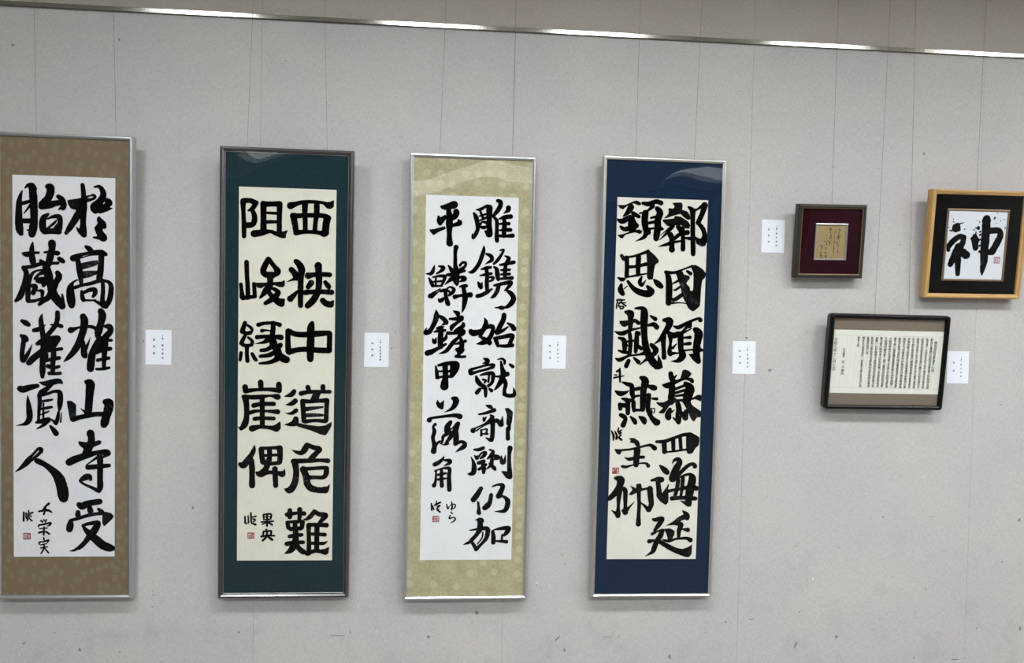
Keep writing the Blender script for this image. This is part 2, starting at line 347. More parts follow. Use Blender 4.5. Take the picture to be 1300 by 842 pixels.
s 670 9660 141 810 9612 141 948 9637 135
s 782 9563 107 700 9418 135 631 9246 158
s 866 9464 85 1006 9339 118 993 9196 119
s 640 9217 130 812 9158 135 979 9195 113
s 826 9135 141 828 8849 135 849 8606 141
s 619 8897 124 587 8645 118
s 1009 8875 119 1122 8683 136 1192 8627 51
s 1225 9928 155 1419 9984 118 1754 10005 119 1978 9944 156
s 1754 9997 170 1742 9725 170 1703 9438 198
s 1352 9717 130 1477 9734 79 1645 9723 57
s 1186 9479 155 1423 9504 136 1786 9511 136 2024 9487 204
s 1619 9436 240 1424 9304 119 1104 9240 17
s 1703 9438 255 1788 9210 255 1916 8983 255 1918 8754 227 1793 8637 156 1570 8561 128 1276 8528 74
s 1788 9239 170 1566 9049 147 1329 9001 130
s 1874 8983 170 1624 8841 153 1303 8786 119
s 2012 9209 176 1929 9113 164
s 1959 8841 255 2101 8728 256 2227 8679 242
@ B 中
s 2274 9721 170 2277 9392 182 2295 8990 199
s 2288 9736 176 2513 9626 187 2823 9603 193 3245 9640 213 3668 9678 177 3767 9665 177
s 3767 9651 185 3765 9363 177 3760 9046 186
s 2323 8962 204 2631 9048 176 2969 9072 182 3392 9045 194 3732 9040 194
s 3142 10040 136 3093 9867 250 3092 9465 256 3082 9033 251 3085 8717 217
@ B 崖
s 771 7658 193 789 7524 193
s 809 7515 176 1157 7563 119 1577 7584 131 1970 7552 177
s 1318 7847 187 1339 7595 170
s 1968 7771 199 1984 7540 182
s 698 7312 113 1019 7288 159 1355 7307 159 1663 7354 85 1930 7314 222
s 782 7270 227 826 6983 184 828 6550 185 760 6290 222 635 6130 131
s 635 6138 114 523 6201 14
s 1377 7307 176 1386 6846 171 1391 6268 171
s 1077 6986 170 1357 7047 148 1792 7053 157
s 967 6725 148 1163 6785 119 1527 6789 91 1935 6765 177
s 1114 6496 148 1361 6527 131 1796 6518 137
s 1027 6142 228 1307 6209 142 1644 6183 137 1897 6142 229
p 1700 6236 1868 6301 2036 6434 2061 6158 1955 6027 1814 6055
@ B 道
s 2519 7530 148 2422 7408 177 2163 7329 17
s 2559 7172 177 2425 7067 149 2205 7029 17
s 2596 6825 154 2428 6713 114 2208 6719 17
s 2585 6506 195 2544 6367 223 2347 6306 120 2172 6299 17
p 2544 6425 2685 6368 2997 6299 3423 6254 3650 6285 3876 6424 3884 6264 3683 5918 3512 5934 3113 6096 2715 6209 2545 6280
s 2765 7450 166 2985 7502 143 3268 7521 132 3792 7528 132
s 3006 7682 177 3055 7532 166
s 3549 7713 172 3550 7554 149
p 3183 7447 3508 7539 3412 7276 3441 7204 3073 7185
s 2825 7153 172 2851 6805 166 2877 6443 166
s 2819 7167 166 3130 7162 137 3413 7189 138 3696 7208 178
s 3696 7193 172 3686 6873 161 3676 6466 161
p 2906 6965 3585 7003 3586 6930 3246 6854 2936 6783
p 2908 6719 3219 6737 3588 6712 3590 6611 2938 6568
s 2911 6414 143 3279 6462 121 3648 6437 144
@ B 俾
s 1115 5526 34 1094 5352 148 1005 5163 177 866 4959 223 727 4784 223 615 4826 143
s 1007 4960 194 1037 4669 200 1039 4349 189 1041 4043 218
s 1363 5383 189 1385 5108 177 1428 4919 200
s 1341 5412 129 1734 5436 114 2002 5446 158
s 2022 5432 201 2036 5112 189 2020 4908 172
s 1650 5400 177 1658 5109 172 1612 4891 215
s 1427 5151 103 2018 5182 103
s 1443 4869 126 1711 4854 132 2007 4885 143
s 1598 4847 200 1515 4643 201 1319 4467 206 1192 4530 72
s 1376 4438 172 1600 4527 143 1883 4514 138 2123 4471 216
p 1995 4558 2136 4588 2215 4682 2245 4472 2138 4340 2025 4369
s 1853 4659 195 1870 4353 184 1886 4047 178
@ B 危
s 2446 5377 14 2611 5291 109 2809 5263 178 2949 5439 224 2991 5571 144
s 3005 5557 161 3233 5465 167 3433 5400 208 3377 5297 173 3208 5120 196 3096 5003 144
s 2515 4941 190 2727 4957 167 3153 4974 156 3466 4991 127 3765 4972 168
s 2563 4912 224 2617 4591 207 2592 4240 216 2509 4005 231 2369 3864 219 2193 3934 17
s 2815 4665 138 3156 4682 133 3583 4713 133 3697 4699 162
s 2872 4651 236 2989 4359 231 3020 4125 237 3164 3949 231 3449 3877 203 3678 3886 232
p 3562 3965 3733 4010 3846 4122 3820 3893 3722 3775 3564 3804
s 3711 4685 179 3699 4480 179 3587 4356 150 3302 4354 133 3017 4344 173
@ B 難
s 2306 2964 162 2519 3002 133 2718 3023 110 2917 3003 162
s 2404 3120 167 2406 2876 173
s 2759 3150 185 2761 2950 156 2748 2788 133
s 2323 2641 145 2359 2479 162
s 2295 2679 104 2578 2700 116 2863 2700 133
s 2869 2685 162 2842 2479 162
s 2439 2420 156 2609 2443 156 2809 2443 145
s 2593 2685 162 2595 2420 162
s 2610 2420 191 2627 2125 209 2600 1889 232
s 2399 2149 139 2612 2184 145 2839 2207 133
s 2302 1869 159 2586 1919 145 2899 1927 134
s 2572 1889 246 2474 1653 220 2248 1512 46
s 2658 1830 174 2759 1682 186 2903 1569 186 3017 1534 81
s 3287 3091 139 3174 2921 168 3005 2788 104 2919 2797 46
s 3287 3083 151 3459 2980 163 3688 2936 198 3604 2803 163 3491 2670 134
s 3087 2567 174 3096 2213 145 3106 1770 160 3098 1504 163
s 3078 2582 151 3406 2582 139 3736 2567 169
s 3392 2567 186 3388 2213 174 3388 1651 169
s 3096 2243 110 3382 2227 122 3682 2212 146
s 3100 1888 105 3385 1888 122 3643 1887 111 3785 1975 17
s 3046 1504 163 3331 1607 140 3561 1576 146 3704 1537 181
p 3502 1656 3674 1680 3851 1768 3820 1501 3677 1448 3561 1502
@ B 果
s 1457 2949 52 1472 2773 52
s 1457 2963 52 1725 2978 58 1712 2802 52
s 1472 2875 35 1712 2884 35
s 1472 2773 40 1698 2787 40
s 1584 2978 58 1587 2538 63
s 1374 2685 46 1812 2714 52
s 1572 2685 46 1417 2597 40
s 1614 2685 52 1771 2582 63
@ B 央
s 1461 2333 52 1448 2186 52
s 1461 2333 52 1730 2347 63 1717 2215 52
s 1378 2142 63 1618 2185 58 1859 2170 52
s 1560 2406 58 1589 2244 63 1534 2097 63 1436 1995 63
s 1618 2156 69 1775 2023 75
@ B 臨
s 795 2889 46 802 2655 57
s 830 2620 40 881 2655 29
s 907 2919 40 923 2655 46
s 1005 3021 52 1021 2685 52
s 1048 2860 40 1189 2904 46
s 1083 2802 40 1162 2767 52 1092 2685 34
s 1036 2641 46 1177 2591 63
@ B seal
q 890 2069 1131 2298
@ C 平
p 975 14588 1200 14667 1459 14792 1590 14781 1656 14682 1638 14565 1523 14497 1175 14434 1029 14488
s 1306 14438 174 1339 14207 218 1344 13917 247 1350 13597 174 1354 13364 198 1372 13219 227
s 947 14195 73 950 14050 145 1004 13936 145
p 903 14252 1006 14168 1207 14290 1238 14146 1126 13968 1026 13864 923 13933 886 14077
s 1583 14403 198 1599 14331 218 1528 14213 204 1442 14123 116
s 1661 14101 58 1736 13987 175 1591 13924 145 1389 13860 102
p 594 13706 810 13741 1186 13854 1217 13739 957 13629 771 13493 668 13592
@ C 雕
p 2260 14483 2484 14577 2715 14709 2906 14678 2930 14518 2852 14457 2689 14569 2487 14417
s 2820 14573 219 2812 14252 205 2827 13961 170 2836 13756 211 2825 13610 249
s 2676 13708 73 2796 13580 161
s 2239 14366 73 2315 14237 160 2378 14006 161 2397 13773 146 2313 13566 146 2242 13462 140
s 2195 13607 23 2227 13506 117
s 2487 14417 82 2548 14273 93 2609 14158 102
s 2446 14255 58 2679 14335 82
s 2464 14096 64 2696 14205 88
s 2496 13951 82 2553 14040 73 2729 14016 123 2746 13900 88 2615 13838 132 2497 13863 88
s 3123 14845 132 3226 14804 152 3215 14644 170 3101 14450 152 2958 14271 111
s 2958 14256 88 3093 14114 132 3108 13823 135 3105 13530 146 3123 13370 161
s 3524 14595 176 3511 14507 161 3352 14379 29
s 3151 14160 35 3370 14240 147 3619 14276 161
s 3371 14210 132 3390 13977 161 3380 13743 176 3370 13538 132
s 3184 13986 73 3375 14006 111 3551 14011 132
s 3203 13752 64 3409 13773 123 3615 13779 147
s 3208 13548 111 3443 13546 111 3708 13571 153
@ C 鱗
s 820 12390 35 779 12214 131 694 12081 131 492 12076 17
s 980 12365 58 1155 12311 146 1070 12192 116 912 12086 64
s 625 11919 58 715 11746 131 775 11631 122
s 769 11952 64 1015 12001 99 1205 11991 131 1192 11874 122 1109 11668 87
s 885 11954 70 877 11633 82
s 743 11776 58 1106 11814 64
s 746 11616 81 1109 11639 76
s 1053 11535 35 880 11429 58 680 11250 169
s 1068 11507 23 910 11357 73 739 11207 102
s 1055 11433 82 1229 11466 146 1261 11263 131 1324 11030 175 1354 10972 161
s 987 11140 58 1075 11083 160 1176 11173 102
s 1229 11466 87 1401 11602 64 1548 11532 123 1521 11415 131 1377 11294 93
s 1345 11469 76 1434 11383 88
s 1607 13080 181 1581 12905 131 1585 12672 131 1590 12438 140 1623 12206 219 1629 11914 234 1661 11739 146
s 1328 12403 47 1418 12288 131 1508 12115 146 1571 11883 175 1662 11681 73
s 1765 12414 99 1851 12518 93 1968 12506 105 1955 12389 99 1798 12239 161 1683 12149 146
s 1291 12052 102 1509 12072 146 1770 12166 117 1944 12214 93
s 1569 12000 146 1425 11880 146 1225 11694 35
s 1715 11974 88 1890 11964 152 1935 11906 170 1776 11815 58
s 1751 11624 47 1896 11642 134 2013 11660 129
s 1897 11628 134 1944 11424 161 1977 11220 199 1953 10985 161 1926 10838 123 1879 10676 41
s 1597 11241 164 1786 11289 105 2019 11323 132 2166 11326 193
@ C 鐫
s 2643 13138 59 2618 12932 146 2494 12549 146 2352 12311 146 2208 12176 129 2062 12181 18
s 2737 12862 88 2900 12794 147 2947 12648 141 2816 12557 88 2686 12466 15
s 2557 12287 59 2733 12336 129 2908 12369 100
s 2518 12052 53 2737 12101 117 2942 12136 100
s 2748 12307 135 2782 12059 141 2773 11765 153 2792 11531 135
s 2450 11802 73 2525 11672 161 2571 11614 117 2596 11790 53
s 2857 12002 59 3004 11991 112 2976 11902 103 2860 11841 59
s 2430 11288 147 2605 11336 147 2809 11458 141 2968 11564 65
s 3248 13008 65 3380 13041 76 3324 12893 100 3167 12654 123 3023 12504 88
s 3025 12387 73 3130 12301 147 3163 12097 170 3196 11937 147
s 3429 12807 47 3578 12723 141 3493 12545 132 3452 12368 141 3444 12075 162
s 3259 12466 88 3494 12516 123 3772 12582 141
s 3292 12276 76 3616 12299 106
s 3296 12115 76 3619 12137 106
s 3152 11935 76 3475 11973 106 3711 11993 141
s 3054 11698 88 3332 11764 132 3626 11829 147 3671 11786 153 3571 11637 118 3440 11516 47
s 3216 11673 147 3161 11481 153 3047 11302 129 2916 11223 24
s 3469 11546 47 3663 11433 162 3785 11259 183 3730 11082 192 3585 10931 147 3453 10884 77
s 3380 10868 153 3291 10872 135
s 3100 10868 35 3232 10877 59
@ C 鏟
s 907 10729 44 930 10554 181 885 10319 181 759 10054 160 674 9935 181 529 9888 146 569 10079 23
s 998 10526 102 1160 10442 152 1293 10298 164 1250 10253 131 1121 10177 23
s 948 10057 73 1078 10103 111 1195 10120 58
s 848 9924 58 1051 9971 134 1255 9990 105
s 1122 10090 131 1098 9826 193 1087 9591 199 1106 9386 193
s 809 9674 44 855 9558 140 898 9558 131 925 9705 44
s 1301 9859 35 1289 9712 129 1175 9593 105
s 615 9129 210 831 9235 131 1034 9326 132 1294 9477 88
s 731 9145 175 1034 9297 73
s 1563 10713 58 1711 10628 170 1712 10570 117
s 1423 10418 82 1627 10422 132 1860 10470 176
s 1861 10426 161 1688 10276 117 1515 10126 161 1488 10023 102
s 1923 10251 117 1924 10163 147 1751 10043 152 1636 9953 132
s 1359 9889 132 1578 9893 117 1899 9957 211 1871 9854 161 1755 9793 88
s 1814 9780 88 1613 9600 146 1470 9422 152 1298 9213 135 1023 9106 18
s 1644 9483 59 1848 9545 135 2023 9607 106
s 1845 9692 117 1893 9487 170 1852 9310 176 1766 9221 147
s 1706 9279 132 1897 9282 191 1797 9133 135 1740 9044 117
s 1682 9028 117 1858 9011 100 2019 9025 100
@ C 始
s 2710 10487 29 2773 10297 162 2689 10060 171 2576 9823 118 2518 9763 47
s 2206 9978 161 2310 9906 229 2573 9970 182 2776 10121 147 2981 10169 171 3042 10067 153 2959 9800 165 2815 9621 183 2640 9544 162 2421 9496 15
s 2547 9793 47 2726 9678 182 2905 9578 183 2920 9534 147
s 3444 10605 177 3418 10427 177 3305 10190 183 3206 9967 183 3192 9922 141
s 3192 9922 141 3397 10014 124 3601 10166 59
s 3583 10298 77 3748 10198 162 3824 10096 183
s 3063 9743 41 3138 9686 147 3200 9539 147 3232 9422 89
s 3108 9720 130 3402 9779 142 3696 9843 162 3786 9815 148 3729 9666 154 3673 9518 154
s 3231 9451 89 3498 9441 130 3778 9475 148
@ C 甲
s 935 8650 64 977 8416 132 995 8240 123
s 1031 8681 88 1307 8744 146 1657 8778 153 1732 8691 176 1691 8514 170 1548 8335 191
s 1570 8747 176 1546 8453 176
s 1020 8460 64 1487 8467 94
s 966 8224 88 1199 8257 88 1549 8276 117
s 1279 8655 193 1301 8273 199 1276 8008 264 1269 7905 293
s 952 8195 59 1054 8211 88
@ C 就
s 2696 8971 35 2844 8899 162 2831 8825 147 2670 8770 24
s 2250 8419 191 2219 8521 118 2482 8614 88 2804 8707 83 3069 8740 100 3129 8682 59
s 2280 8390 118 2543 8482 94 2836 8560 100 3070 8652 130
s 2605 8335 59 2810 8397 118 3046 8415 142 3078 8268 142 3038 8060 118 2908 7940 112
s 2444 8289 88 2506 8112 177 2642 7967 153 2790 7924 100
s 2929 8354 89 2905 8088 83
s 2697 8174 65 2815 8146 65 2758 8057 65
s 2586 7803 133 2485 7684 162
s 2673 7849 71 2791 7850 133 2810 7673 133 2812 7540 95
s 2939 7837 74 3029 7764 136
s 3227 8935 35 3389 8967 83 3494 8894 101 3496 8776 89
s 3362 8863 77 3411 8598 148 3459 8421 207 3405 8183 195 3291 7975 154 3147 7795 59
s 3166 8299 65 3402 8302 118 3608 8393 178
s 3494 8155 184 3556 8008 154 3516 7800 136 3520 7622 148
s 3520 7637 154 3654 7579 142 3861 7597 154 3888 7730 107 3840 7908 15
s 3704 8750 95 3809 8677 130
@ C 落
p 959 7268 1024 7410 1114 7270 1278 7404 1250 7050 1177 7029 1029 7107
s 1594 7452 132 1712 7395 221 1657 7187 182 1513 7038 112 1281 6930 18
s 731 6633 176 788 6701 103 1225 6770 100 1664 6819 141 1870 6776 200
s 953 6473 123 881 6384 88 928 6207 147 874 5971 135 921 5764 147 923 5646 147
s 912 5469 212 953 5646 147 1067 5795 88 1154 5854 59
s 1522 6566 135 1408 6388 206 1367 6210 147
s 1410 6270 124 1585 6330 59 1787 6509 147 1788 6450 147 1704 6243 192 1532 6005 153 1332 5737 88
s 1529 6182 147 1268 6032 118 1241 5884 94 1199 5766 74
s 1735 6154 183 1739 5918 200 1713 5755 147
s 1713 5740 133 1917 5830 118 2065 5772 142 2038 5653 177 1864 5533 106 1719 5435 15
s 1126 5795 59 1274 5707 41 1419 5767 133 1274 5693 35
@ C 剞
s 2848 7200 59 2982 7157 148 3057 7119 83
s 2575 6866 65 2839 6919 106 3147 7031 148
s 2754 6725 89 2771 6622 89 2842 6756 59
s 3003 6846 59 3079 6758 163 2992 6638 136 2759 6488 65 2467 6352 71 2365 6254 183
s 2498 6249 65 2702 6399 47 2936 6519 59 3140 6625 118
s 3096 6639 184 3102 6343 160 3093 6046 166 3066 5912 163
s 2858 5985 47 3007 5897 119
s 2675 6280 65 2679 6072 77
s 2704 6280 47 2881 6311 71 2855 6133 83
s 2707 6132 47 2914 6134 71
s 3082 6580 148 3259 6641 154 3410 6494 184 3437 6583 133 3463 6791 36
p 3531 7103 3678 7126 3860 6973 3823 6586 3781 6467 3678 6437 3602 6495 3624 6882
s 3734 6586 119 3710 6318 137
s 3665 6347 137 3682 5961 155
@ C 劂
s 2423 5537 74 2600 5538 124 2762 5598 130
s 2311 5254 36 2403 5062 118 2436 4854 184 2410 4675 184 2293 4616 118 2181 4627 15
s 2442 5314 47 2533 5211 136 2546 5300 59
s 2591 5270 77 2721 5420 71 2854 5420 125 2782 5301 130 2666 5211 77
s 2595 5033 130 2786 5093 154
s 2757 5063 148 2791 4855 172 2794 4677 125
s 2615 4795 107 2877 4975 101
s 2999 5540 65 3134 5481 101 3092 5362 148 2932 5198 65
s 3078 5303 137 3286 5289 125 3346 5230 131 3199 5184 89
s 3095 5184 137 3084 5005 137 2998 4886 89 2881 4796 36
s 3025 5005 107 3176 4857 149 3222 4797 107
s 3449 5305 48 3468 5096 149 3499 5037 125 3572 5097 125 3596 5350 18
s 3769 5604 196 3745 5336 137 3752 4978 155 3773 4680 185 3776 4531 203
p 3430 4744 3683 4725 3863 4680 3867 4471 3659 4441
@ C 角
s 1305 5293 18 1254 5175 106 1081 5026 153 950 4966 153
s 1328 5131 77 1504 5117 147 1506 5028 136 1288 4908 18
s 1012 4759 65 1016 4522 82 991 4285 106 949 4182 153
s 969 4715 59 1231 4819 65 1465 4835 130 1525 4761 130 1500 4554 148 1511 4257 165 1524 4019 165
s 1218 4730 118 1223 4434 136 1243 4167 148
s 1089 4582 77 1381 4642 71
s 1092 4404 77 1384 4449 59
@ C 仍
s 2703 4066 154 2574 3842 196 2430 3649 202
p 2555 3610 2653 3574 2687 3366 2736 3127 2722 3082 2634 3052 2543 3142 2584 3336
s 3093 3828 143 3067 3634 155 2997 3425 167 2865 3336 184
s 2821 3336 119 2936 3515 59
s 3146 4147 65 3337 4216 83 3516 4187 155 3489 4023 179 3375 3784 197
s 3346 3784 119 3554 3769 95 3721 3605 185 3696 3365 179 3580 3216 137 3239 3201 24
@ C 加
s 2528 2873 42 2681 2924 89 2785 2873 107 2772 2798 107
s 2638 2843 107 2700 2709 196 2688 2530 208 2574 2321 143 2371 2097 149
s 2319 2486 48 2599 2530 89 2836 2559 143 2985 2529 167 2988 2379 167 2933 2170 149 2759 1961 107 2570 1768 149
s 2371 2082 107 2493 1902 131 2561 1768 137
s 2078 1943 18 2254 2008 107 2343 2038 77
s 3180 2439 125 3214 2229 164 3209 2019 155
s 3223 2504 48 3519 2557 131 3772 2572 155 3730 2437 179 3614 2288 90
s 3539 2318 72 3528 2108 90
s 3321 2079 72 3708 2047 132
s 2809 2410 48 2784 2200 48 2610 1962 36
@ C ゆ
s 1437 3470 35 1478 3306 47 1536 3396 24 1637 3470 24 1755 3455 41 1728 3336 41 1596 3291 30
s 1621 3559 35 1639 3396 53 1612 3247 36
@ C ら
s 1598 3172 41 1658 3113 41
s 1571 3053 41 1544 2934 47 1705 2979 36 1765 2919 47 1693 2815 41 1591 2786 18
@ C 臨
s 864 3499 47 883 3247 53
s 919 3410 41 959 3277 47
s 1053 3603 30 1035 3470 47
s 991 3440 53 1195 3544 59
s 1066 3396 35 1182 3425 47 1067 3306 41 1141 3277 41
s 1083 3262 47 1187 3182 59
@ C seal
q 909 2796 1163 3033
@ D 頚
p 446 14791 722 14792 958 14903 1166 14993 1334 14916 1352 14829 1263 14796 1080 14863 901 14828 769 14720 682 14629 546 14668
s 964 14727 238 879 14562 193 690 14379 59
s 1062 14495 149 1276 14384 143
s 454 14253 74 651 14186 196 887 14327 178 1036 14347 178
s 993 14286 238 1046 14052 327 1021 13875 238
s 597 13979 104 780 13896 167 1196 14043 179
p 463 13665 725 13718 1022 13845 1321 13914 1444 13830 1357 13723 1144 13790 786 13690 686 13534 580 13566
s 1410 14890 113 1652 14869 185 1920 14967 167 2109 14920 173
s 1805 14786 149 1615 14617 89 1482 14533 149
s 1527 14526 238 1504 14304 238 1528 14039 227 1581 13804 197 1482 13609 134 1170 13449 15
s 1974 14703 179 2085 14560 239 2009 14291 245 2013 13996 239 1977 13699 233 1966 13586 209
s 1302 14518 45 1482 14524 77
s 1615 14145 107 1915 14214 108
s 1744 14347 66 1909 14400 75
s 1653 13925 90 1923 13978 78
s 2105 13969 173 2211 13943 84
s 1683 13926 119 1688 13778 134
@ D 鄰
p 2532 14944 2889 14972 2953 14885 2929 14692 3113 14654 3240 14511 3261 14348 3155 14315 2968 14442 2874 14542 2603 14459 2334 14361 2228 14343 2419 14542 2396 14748 2594 14725 2637 14815
p 2139 14296 2637 14357 2634 14460 2877 14439 3188 14257 3268 14126 3227 13991 3075 14001 2919 14115 2706 14108 2557 14043 2374 14067
s 2586 14074 165 2353 13785 108 2089 13534 24
s 2496 14041 42 2129 13704 24
s 2799 14051 168 2927 13878 180
s 2506 13746 210 2603 13571 150
s 2573 13570 198 2581 13333 186 2586 13191 228
s 2968 13998 168 3004 13584 156 3011 13213 180
s 2637 13468 150 2367 13371 120 2052 13281 18
s 2663 13602 138 2900 13788 150 3171 13850 186
s 2728 13480 78 2909 13521 60
s 3057 13645 66 3271 13622 132
s 3169 14804 78 3325 14676 198 3352 14337 168 3368 13892 174 3393 13447 181 3413 13047 175
s 3356 14678 168 3506 14727 78 3669 14851 120
s 3790 14885 241 3724 14616 186 3583 14285 180 3509 14208 90
s 3554 14225 138 3745 14023 169 3830 13788 181 3807 13550 241
p 3450 13732 3636 13633 3915 13702 3890 13374 3739 13324 3522 13422
@ D 思
s 667 12896 125 749 12780 143
s 859 12822 173 884 12512 161 880 12142 161
s 753 12839 77 1113 12888 84 1531 13034 108 1679 13104 120
p 1590 13065 1678 13133 1771 13086 1957 12943 2109 12755 2087 12680 1968 12603 1922 12364 1902 12051 1745 12017 1658 12089 1650 12623 1607 13007
s 1318 12880 185 1309 12613 185 1315 12213 156
s 1005 12486 119 1245 12516 108 1605 12607 144
s 927 12105 54 1316 12184 66 1647 12252 42
s 567 12059 78 719 12004 149 838 12052 54
s 689 11811 107 665 11617 215 751 11471 167
s 805 11666 36 922 11767 30
s 938 11936 108 1151 11690 174 1397 11548 222 1702 11496 258 1844 11589 240 1693 11764 120
s 1455 12113 84 1391 11934 156 1479 11817 126 1624 12014 30
s 1932 12032 72 2083 11893 216 2223 11784 174
@ D 啓
s 532 11223 48 833 11242 40
s 585 11260 48 537 11080 40 527 10917 40
s 682 11262 48 731 11145 57
s 536 11110 32 873 11133 40
s 655 11143 48 585 10993 40
s 732 11115 40 885 11015 57
s 645 10994 48 693 10906 48 797 10938 48 780 10997 40 645 10994 48
@ D 国
s 2418 12304 150 2503 12053 217 2533 11607 241 2526 11175 217
s 2372 12332 120 2706 12321 108 3067 12462 66 3398 12591 84
p 3322 12582 3519 12648 3799 12492 3943 12317 3903 12152 3799 12059 3766 11700 3752 11071 3490 10855 3302 10970 3204 11147 3216 11685 3463 11632 3454 12318
p 2737 12313 3024 12395 3074 12263 3305 12210 3323 12121 3177 11923 3335 11778 3363 11420 3290 11329 3296 11149 3172 11206 3025 11471 2968 11798 2870 12004 2802 12210
s 3207 12386 96 3341 12300 139
s 2675 11909 54 2929 12050 72
s 2698 11671 42 2789 11674 84 2998 11828 90
p 2647 11372 2739 11374 3036 11591 3102 11443 2865 11258 2653 11193
s 2654 11163 60 2959 11186 36 3234 11163 36
@ D 戴
s 862 10791 78 1060 10737 255 1094 10619 234
s 1079 10618 195 1088 10351 180 1080 10112 165
s 677 10430 45 831 10345 225 1011 10393 165 1250 10467 138 1389 10381 150
s 479 10039 36 767 9971 168 1110 10113 108 1471 10195 60
s 652 9805 84 851 9720 180 888 9482 180 895 9273 135
s 1070 9963 144 1111 9606 156 1080 9173 150
s 1340 10014 150 1338 9611 186 1318 9282 135
s 1416 10015 120 1449 9941 90
s 928 9662 90 1395 9731 78
s 932 9543 60 1130 9487 60
s 1433 9493 132 1527 9412 145
s 651 9328 66 834 9272 114 1047 9247 120
s 555 9022 48 723 8971 156 1051 9127 84 1413 9179 78 1653 9244 151
s 1057 8942 150 972 8743 174
s 1259 9057 78 1437 8901 169
s 1251 10935 75 1538 10927 174 1605 10750 276 1602 10362 265 1632 9916 226 1707 9469 256 1839 9143 265 2030 8877 272 2218 8745 230
p 2171 9239 2332 8972 2402 8689 2100 8614 1973 8756 2167 8879
s 1917 9563 151 2090 9387 211 2034 9236 181 1841 9083 151 1663 8945 90 1486 8792 36
s 1835 10666 66 2036 10545 163
s 1786 10307 108 1982 10341 169 2101 10239 187
@ D 斗
s 600 8536 42 689 8598 36
s 616 8507 36 720 8568 36
s 733 8649 48 740 8404 72 755 8135 54
s 523 8400 36 620 8396 42
s 508 8287 54 713 8329 54 899 8371 30
@ D 傾
s 2372 10515 127 2586 10490 266 2548 10265 229 2360 9961 169 2215 9749 121 2007 9589 30
s 2362 9902 229 2379 9573 169 2407 9274 169 2419 9100 187
s 2509 10054 79 2635 9937 199 2651 9638 109 2625 9338 175 2659 9234 182
s 2570 10050 109 2757 9940 212 2938 10004 182
s 2875 9613 48 2743 9460 103
s 2689 9249 136 2872 9268 79 2963 9270 61
s 2760 10293 66 2945 10250 151 3260 10424 115 3683 10605 97 3783 10547 176
s 3353 10403 212 3371 10313 182
s 3324 10342 182 3192 10189 103 3104 10082 109
s 3030 9991 230 3040 9706 218 3066 9407 206 3135 9168 261 2973 8985 164 2684 8955 15
s 3150 10053 67 3451 10219 36
s 3590 10183 182 3733 10036 303 3685 9660 279 3665 9359 261 3704 9119 231 3755 8985 213
p 3347 9247 3546 9266 3861 9032 3850 8911 3744 8873 3587 8966
s 3157 9859 73 3402 9879 133
s 3166 9613 97 3410 9648 133
s 3143 9372 55 3540 9416 55
s 3786 9421 170 3910 9394 85
@ D 燕
s 855 8122 78 1054 8050 151 1208 7993 169 1232 7724 187 1283 7544 151
s 1547 8313 121 1724 8197 272 1668 7851 230 1652 7400 218 1656 7099 182
s 1273 7850 127 1514 7902 139
s 1312 7590 97 1493 7623 85
s 1815 8003 109 2031 7941 200 2108 7924 182
s 593 7779 72 763 7692 187 944 7719 139 1093 7796 48
s 844 7502 72 1043 7436 181 1080 7241 181 1089 6956 169
s 1134 7452 121 1288 7394 151 1298 7244 163 1329 7049 139
s 1328 7070 109 1663 7075 103
s 776 7267 166 796 7117 151
s 806 7267 139 959 7239 169
s 1888 7650 169 1865 7403 176 1869 7102 176 2007 6803 170 2196 6624 237 2251 6619 225
s 1736 7647 103 1872 7659 121
s 2014 7519 79 2191 7510 127
s 818 6877 145 941 6819 169 1011 6730 145 921 6488 199
s 1200 6816 73 1341 6674 169 1389 6584 145
s 1537 6821 73 1705 6708 212 1745 6595 152
s 1966 7134 30 2118 7136 36 2099 6979 42
s 1998 7074 55 2032 6969 42
@ D 慕
s 2700 8475 182 2752 8289 200 2848 8171 170
s 2857 8351 79 2937 8437 30
p 3154 8627 3260 8653 3384 8616 3527 8498 3424 8361 3211 8297 3031 8198 3101 8386
s 2409 8043 67 2608 8031 218 2909 8172 140 3242 8292 91 3473 8272 140 3546 8206 146
s 2761 8019 243 2769 7778 237 2746 7567 243
s 3279 8118 152 3469 7940 323 3415 7728 353 3362 7485 305
s 2858 7885 103 3221 8026 103
s 2863 7734 103 3257 7861 103
s 2928 7630 79 3233 7680 103
p 2140 7392 2446 7381 2627 7474 2623 7580 2930 7569 2962 7510 3146 7527 3544 7549 3785 7703 3924 7690 3924 7427 3699 7521 3486 7472 3585 7277 3931 7070 3940 6828 3785 6826 3669 6643 3541 6762 3441 7003 3277 7273 3180 7422 2935 7419 2816 7296 2695 7264 2491 6945 2246 6972 2453 7171 2267 7258
s 3014 7344 183 3068 7119 213 3061 6877 231 3069 6635 183
s 2849 6799 49 3022 6665 140
s 2715 7114 152 2646 6902 237 2674 6796 201
s 2795 7024 61 2884 7101 30
s 3179 7000 122 3325 6790 201
s 3347 7032 183 3356 6790 152
@ D 臨
s 489 6257 49 570 6078 73 560 5906 41
s 620 6244 57 691 6094 82 680 5968 90
s 749 6381 49 732 6245 57
s 872 6307 49 763 6215 82
s 780 6161 57 855 6192 57
s 813 6081 57 857 6111 49
s 769 6020 65 872 5931 73
@ D 四
s 2237 5870 109 2557 5888 140 2860 6004 116 3286 6148 128 3562 6157 153
s 2535 5828 189 2561 5495 183
s 2876 5983 165 2907 5544 140
s 3151 6031 140 3198 5577 128
s 2602 5474 61 3000 5520 79 3459 5595 80
p 3375 6230 3559 6254 3905 6070 3916 5918 3886 5735 3766 5643 3650 5429 3465 5412 3399 5548 3374 6094
@ D 海
s 2405 4948 85 2563 4807 208 2683 4699 195
s 2087 4379 85 2330 4432 171 2478 4412 202
s 2338 4386 177 2370 4144 183 2409 3901 202
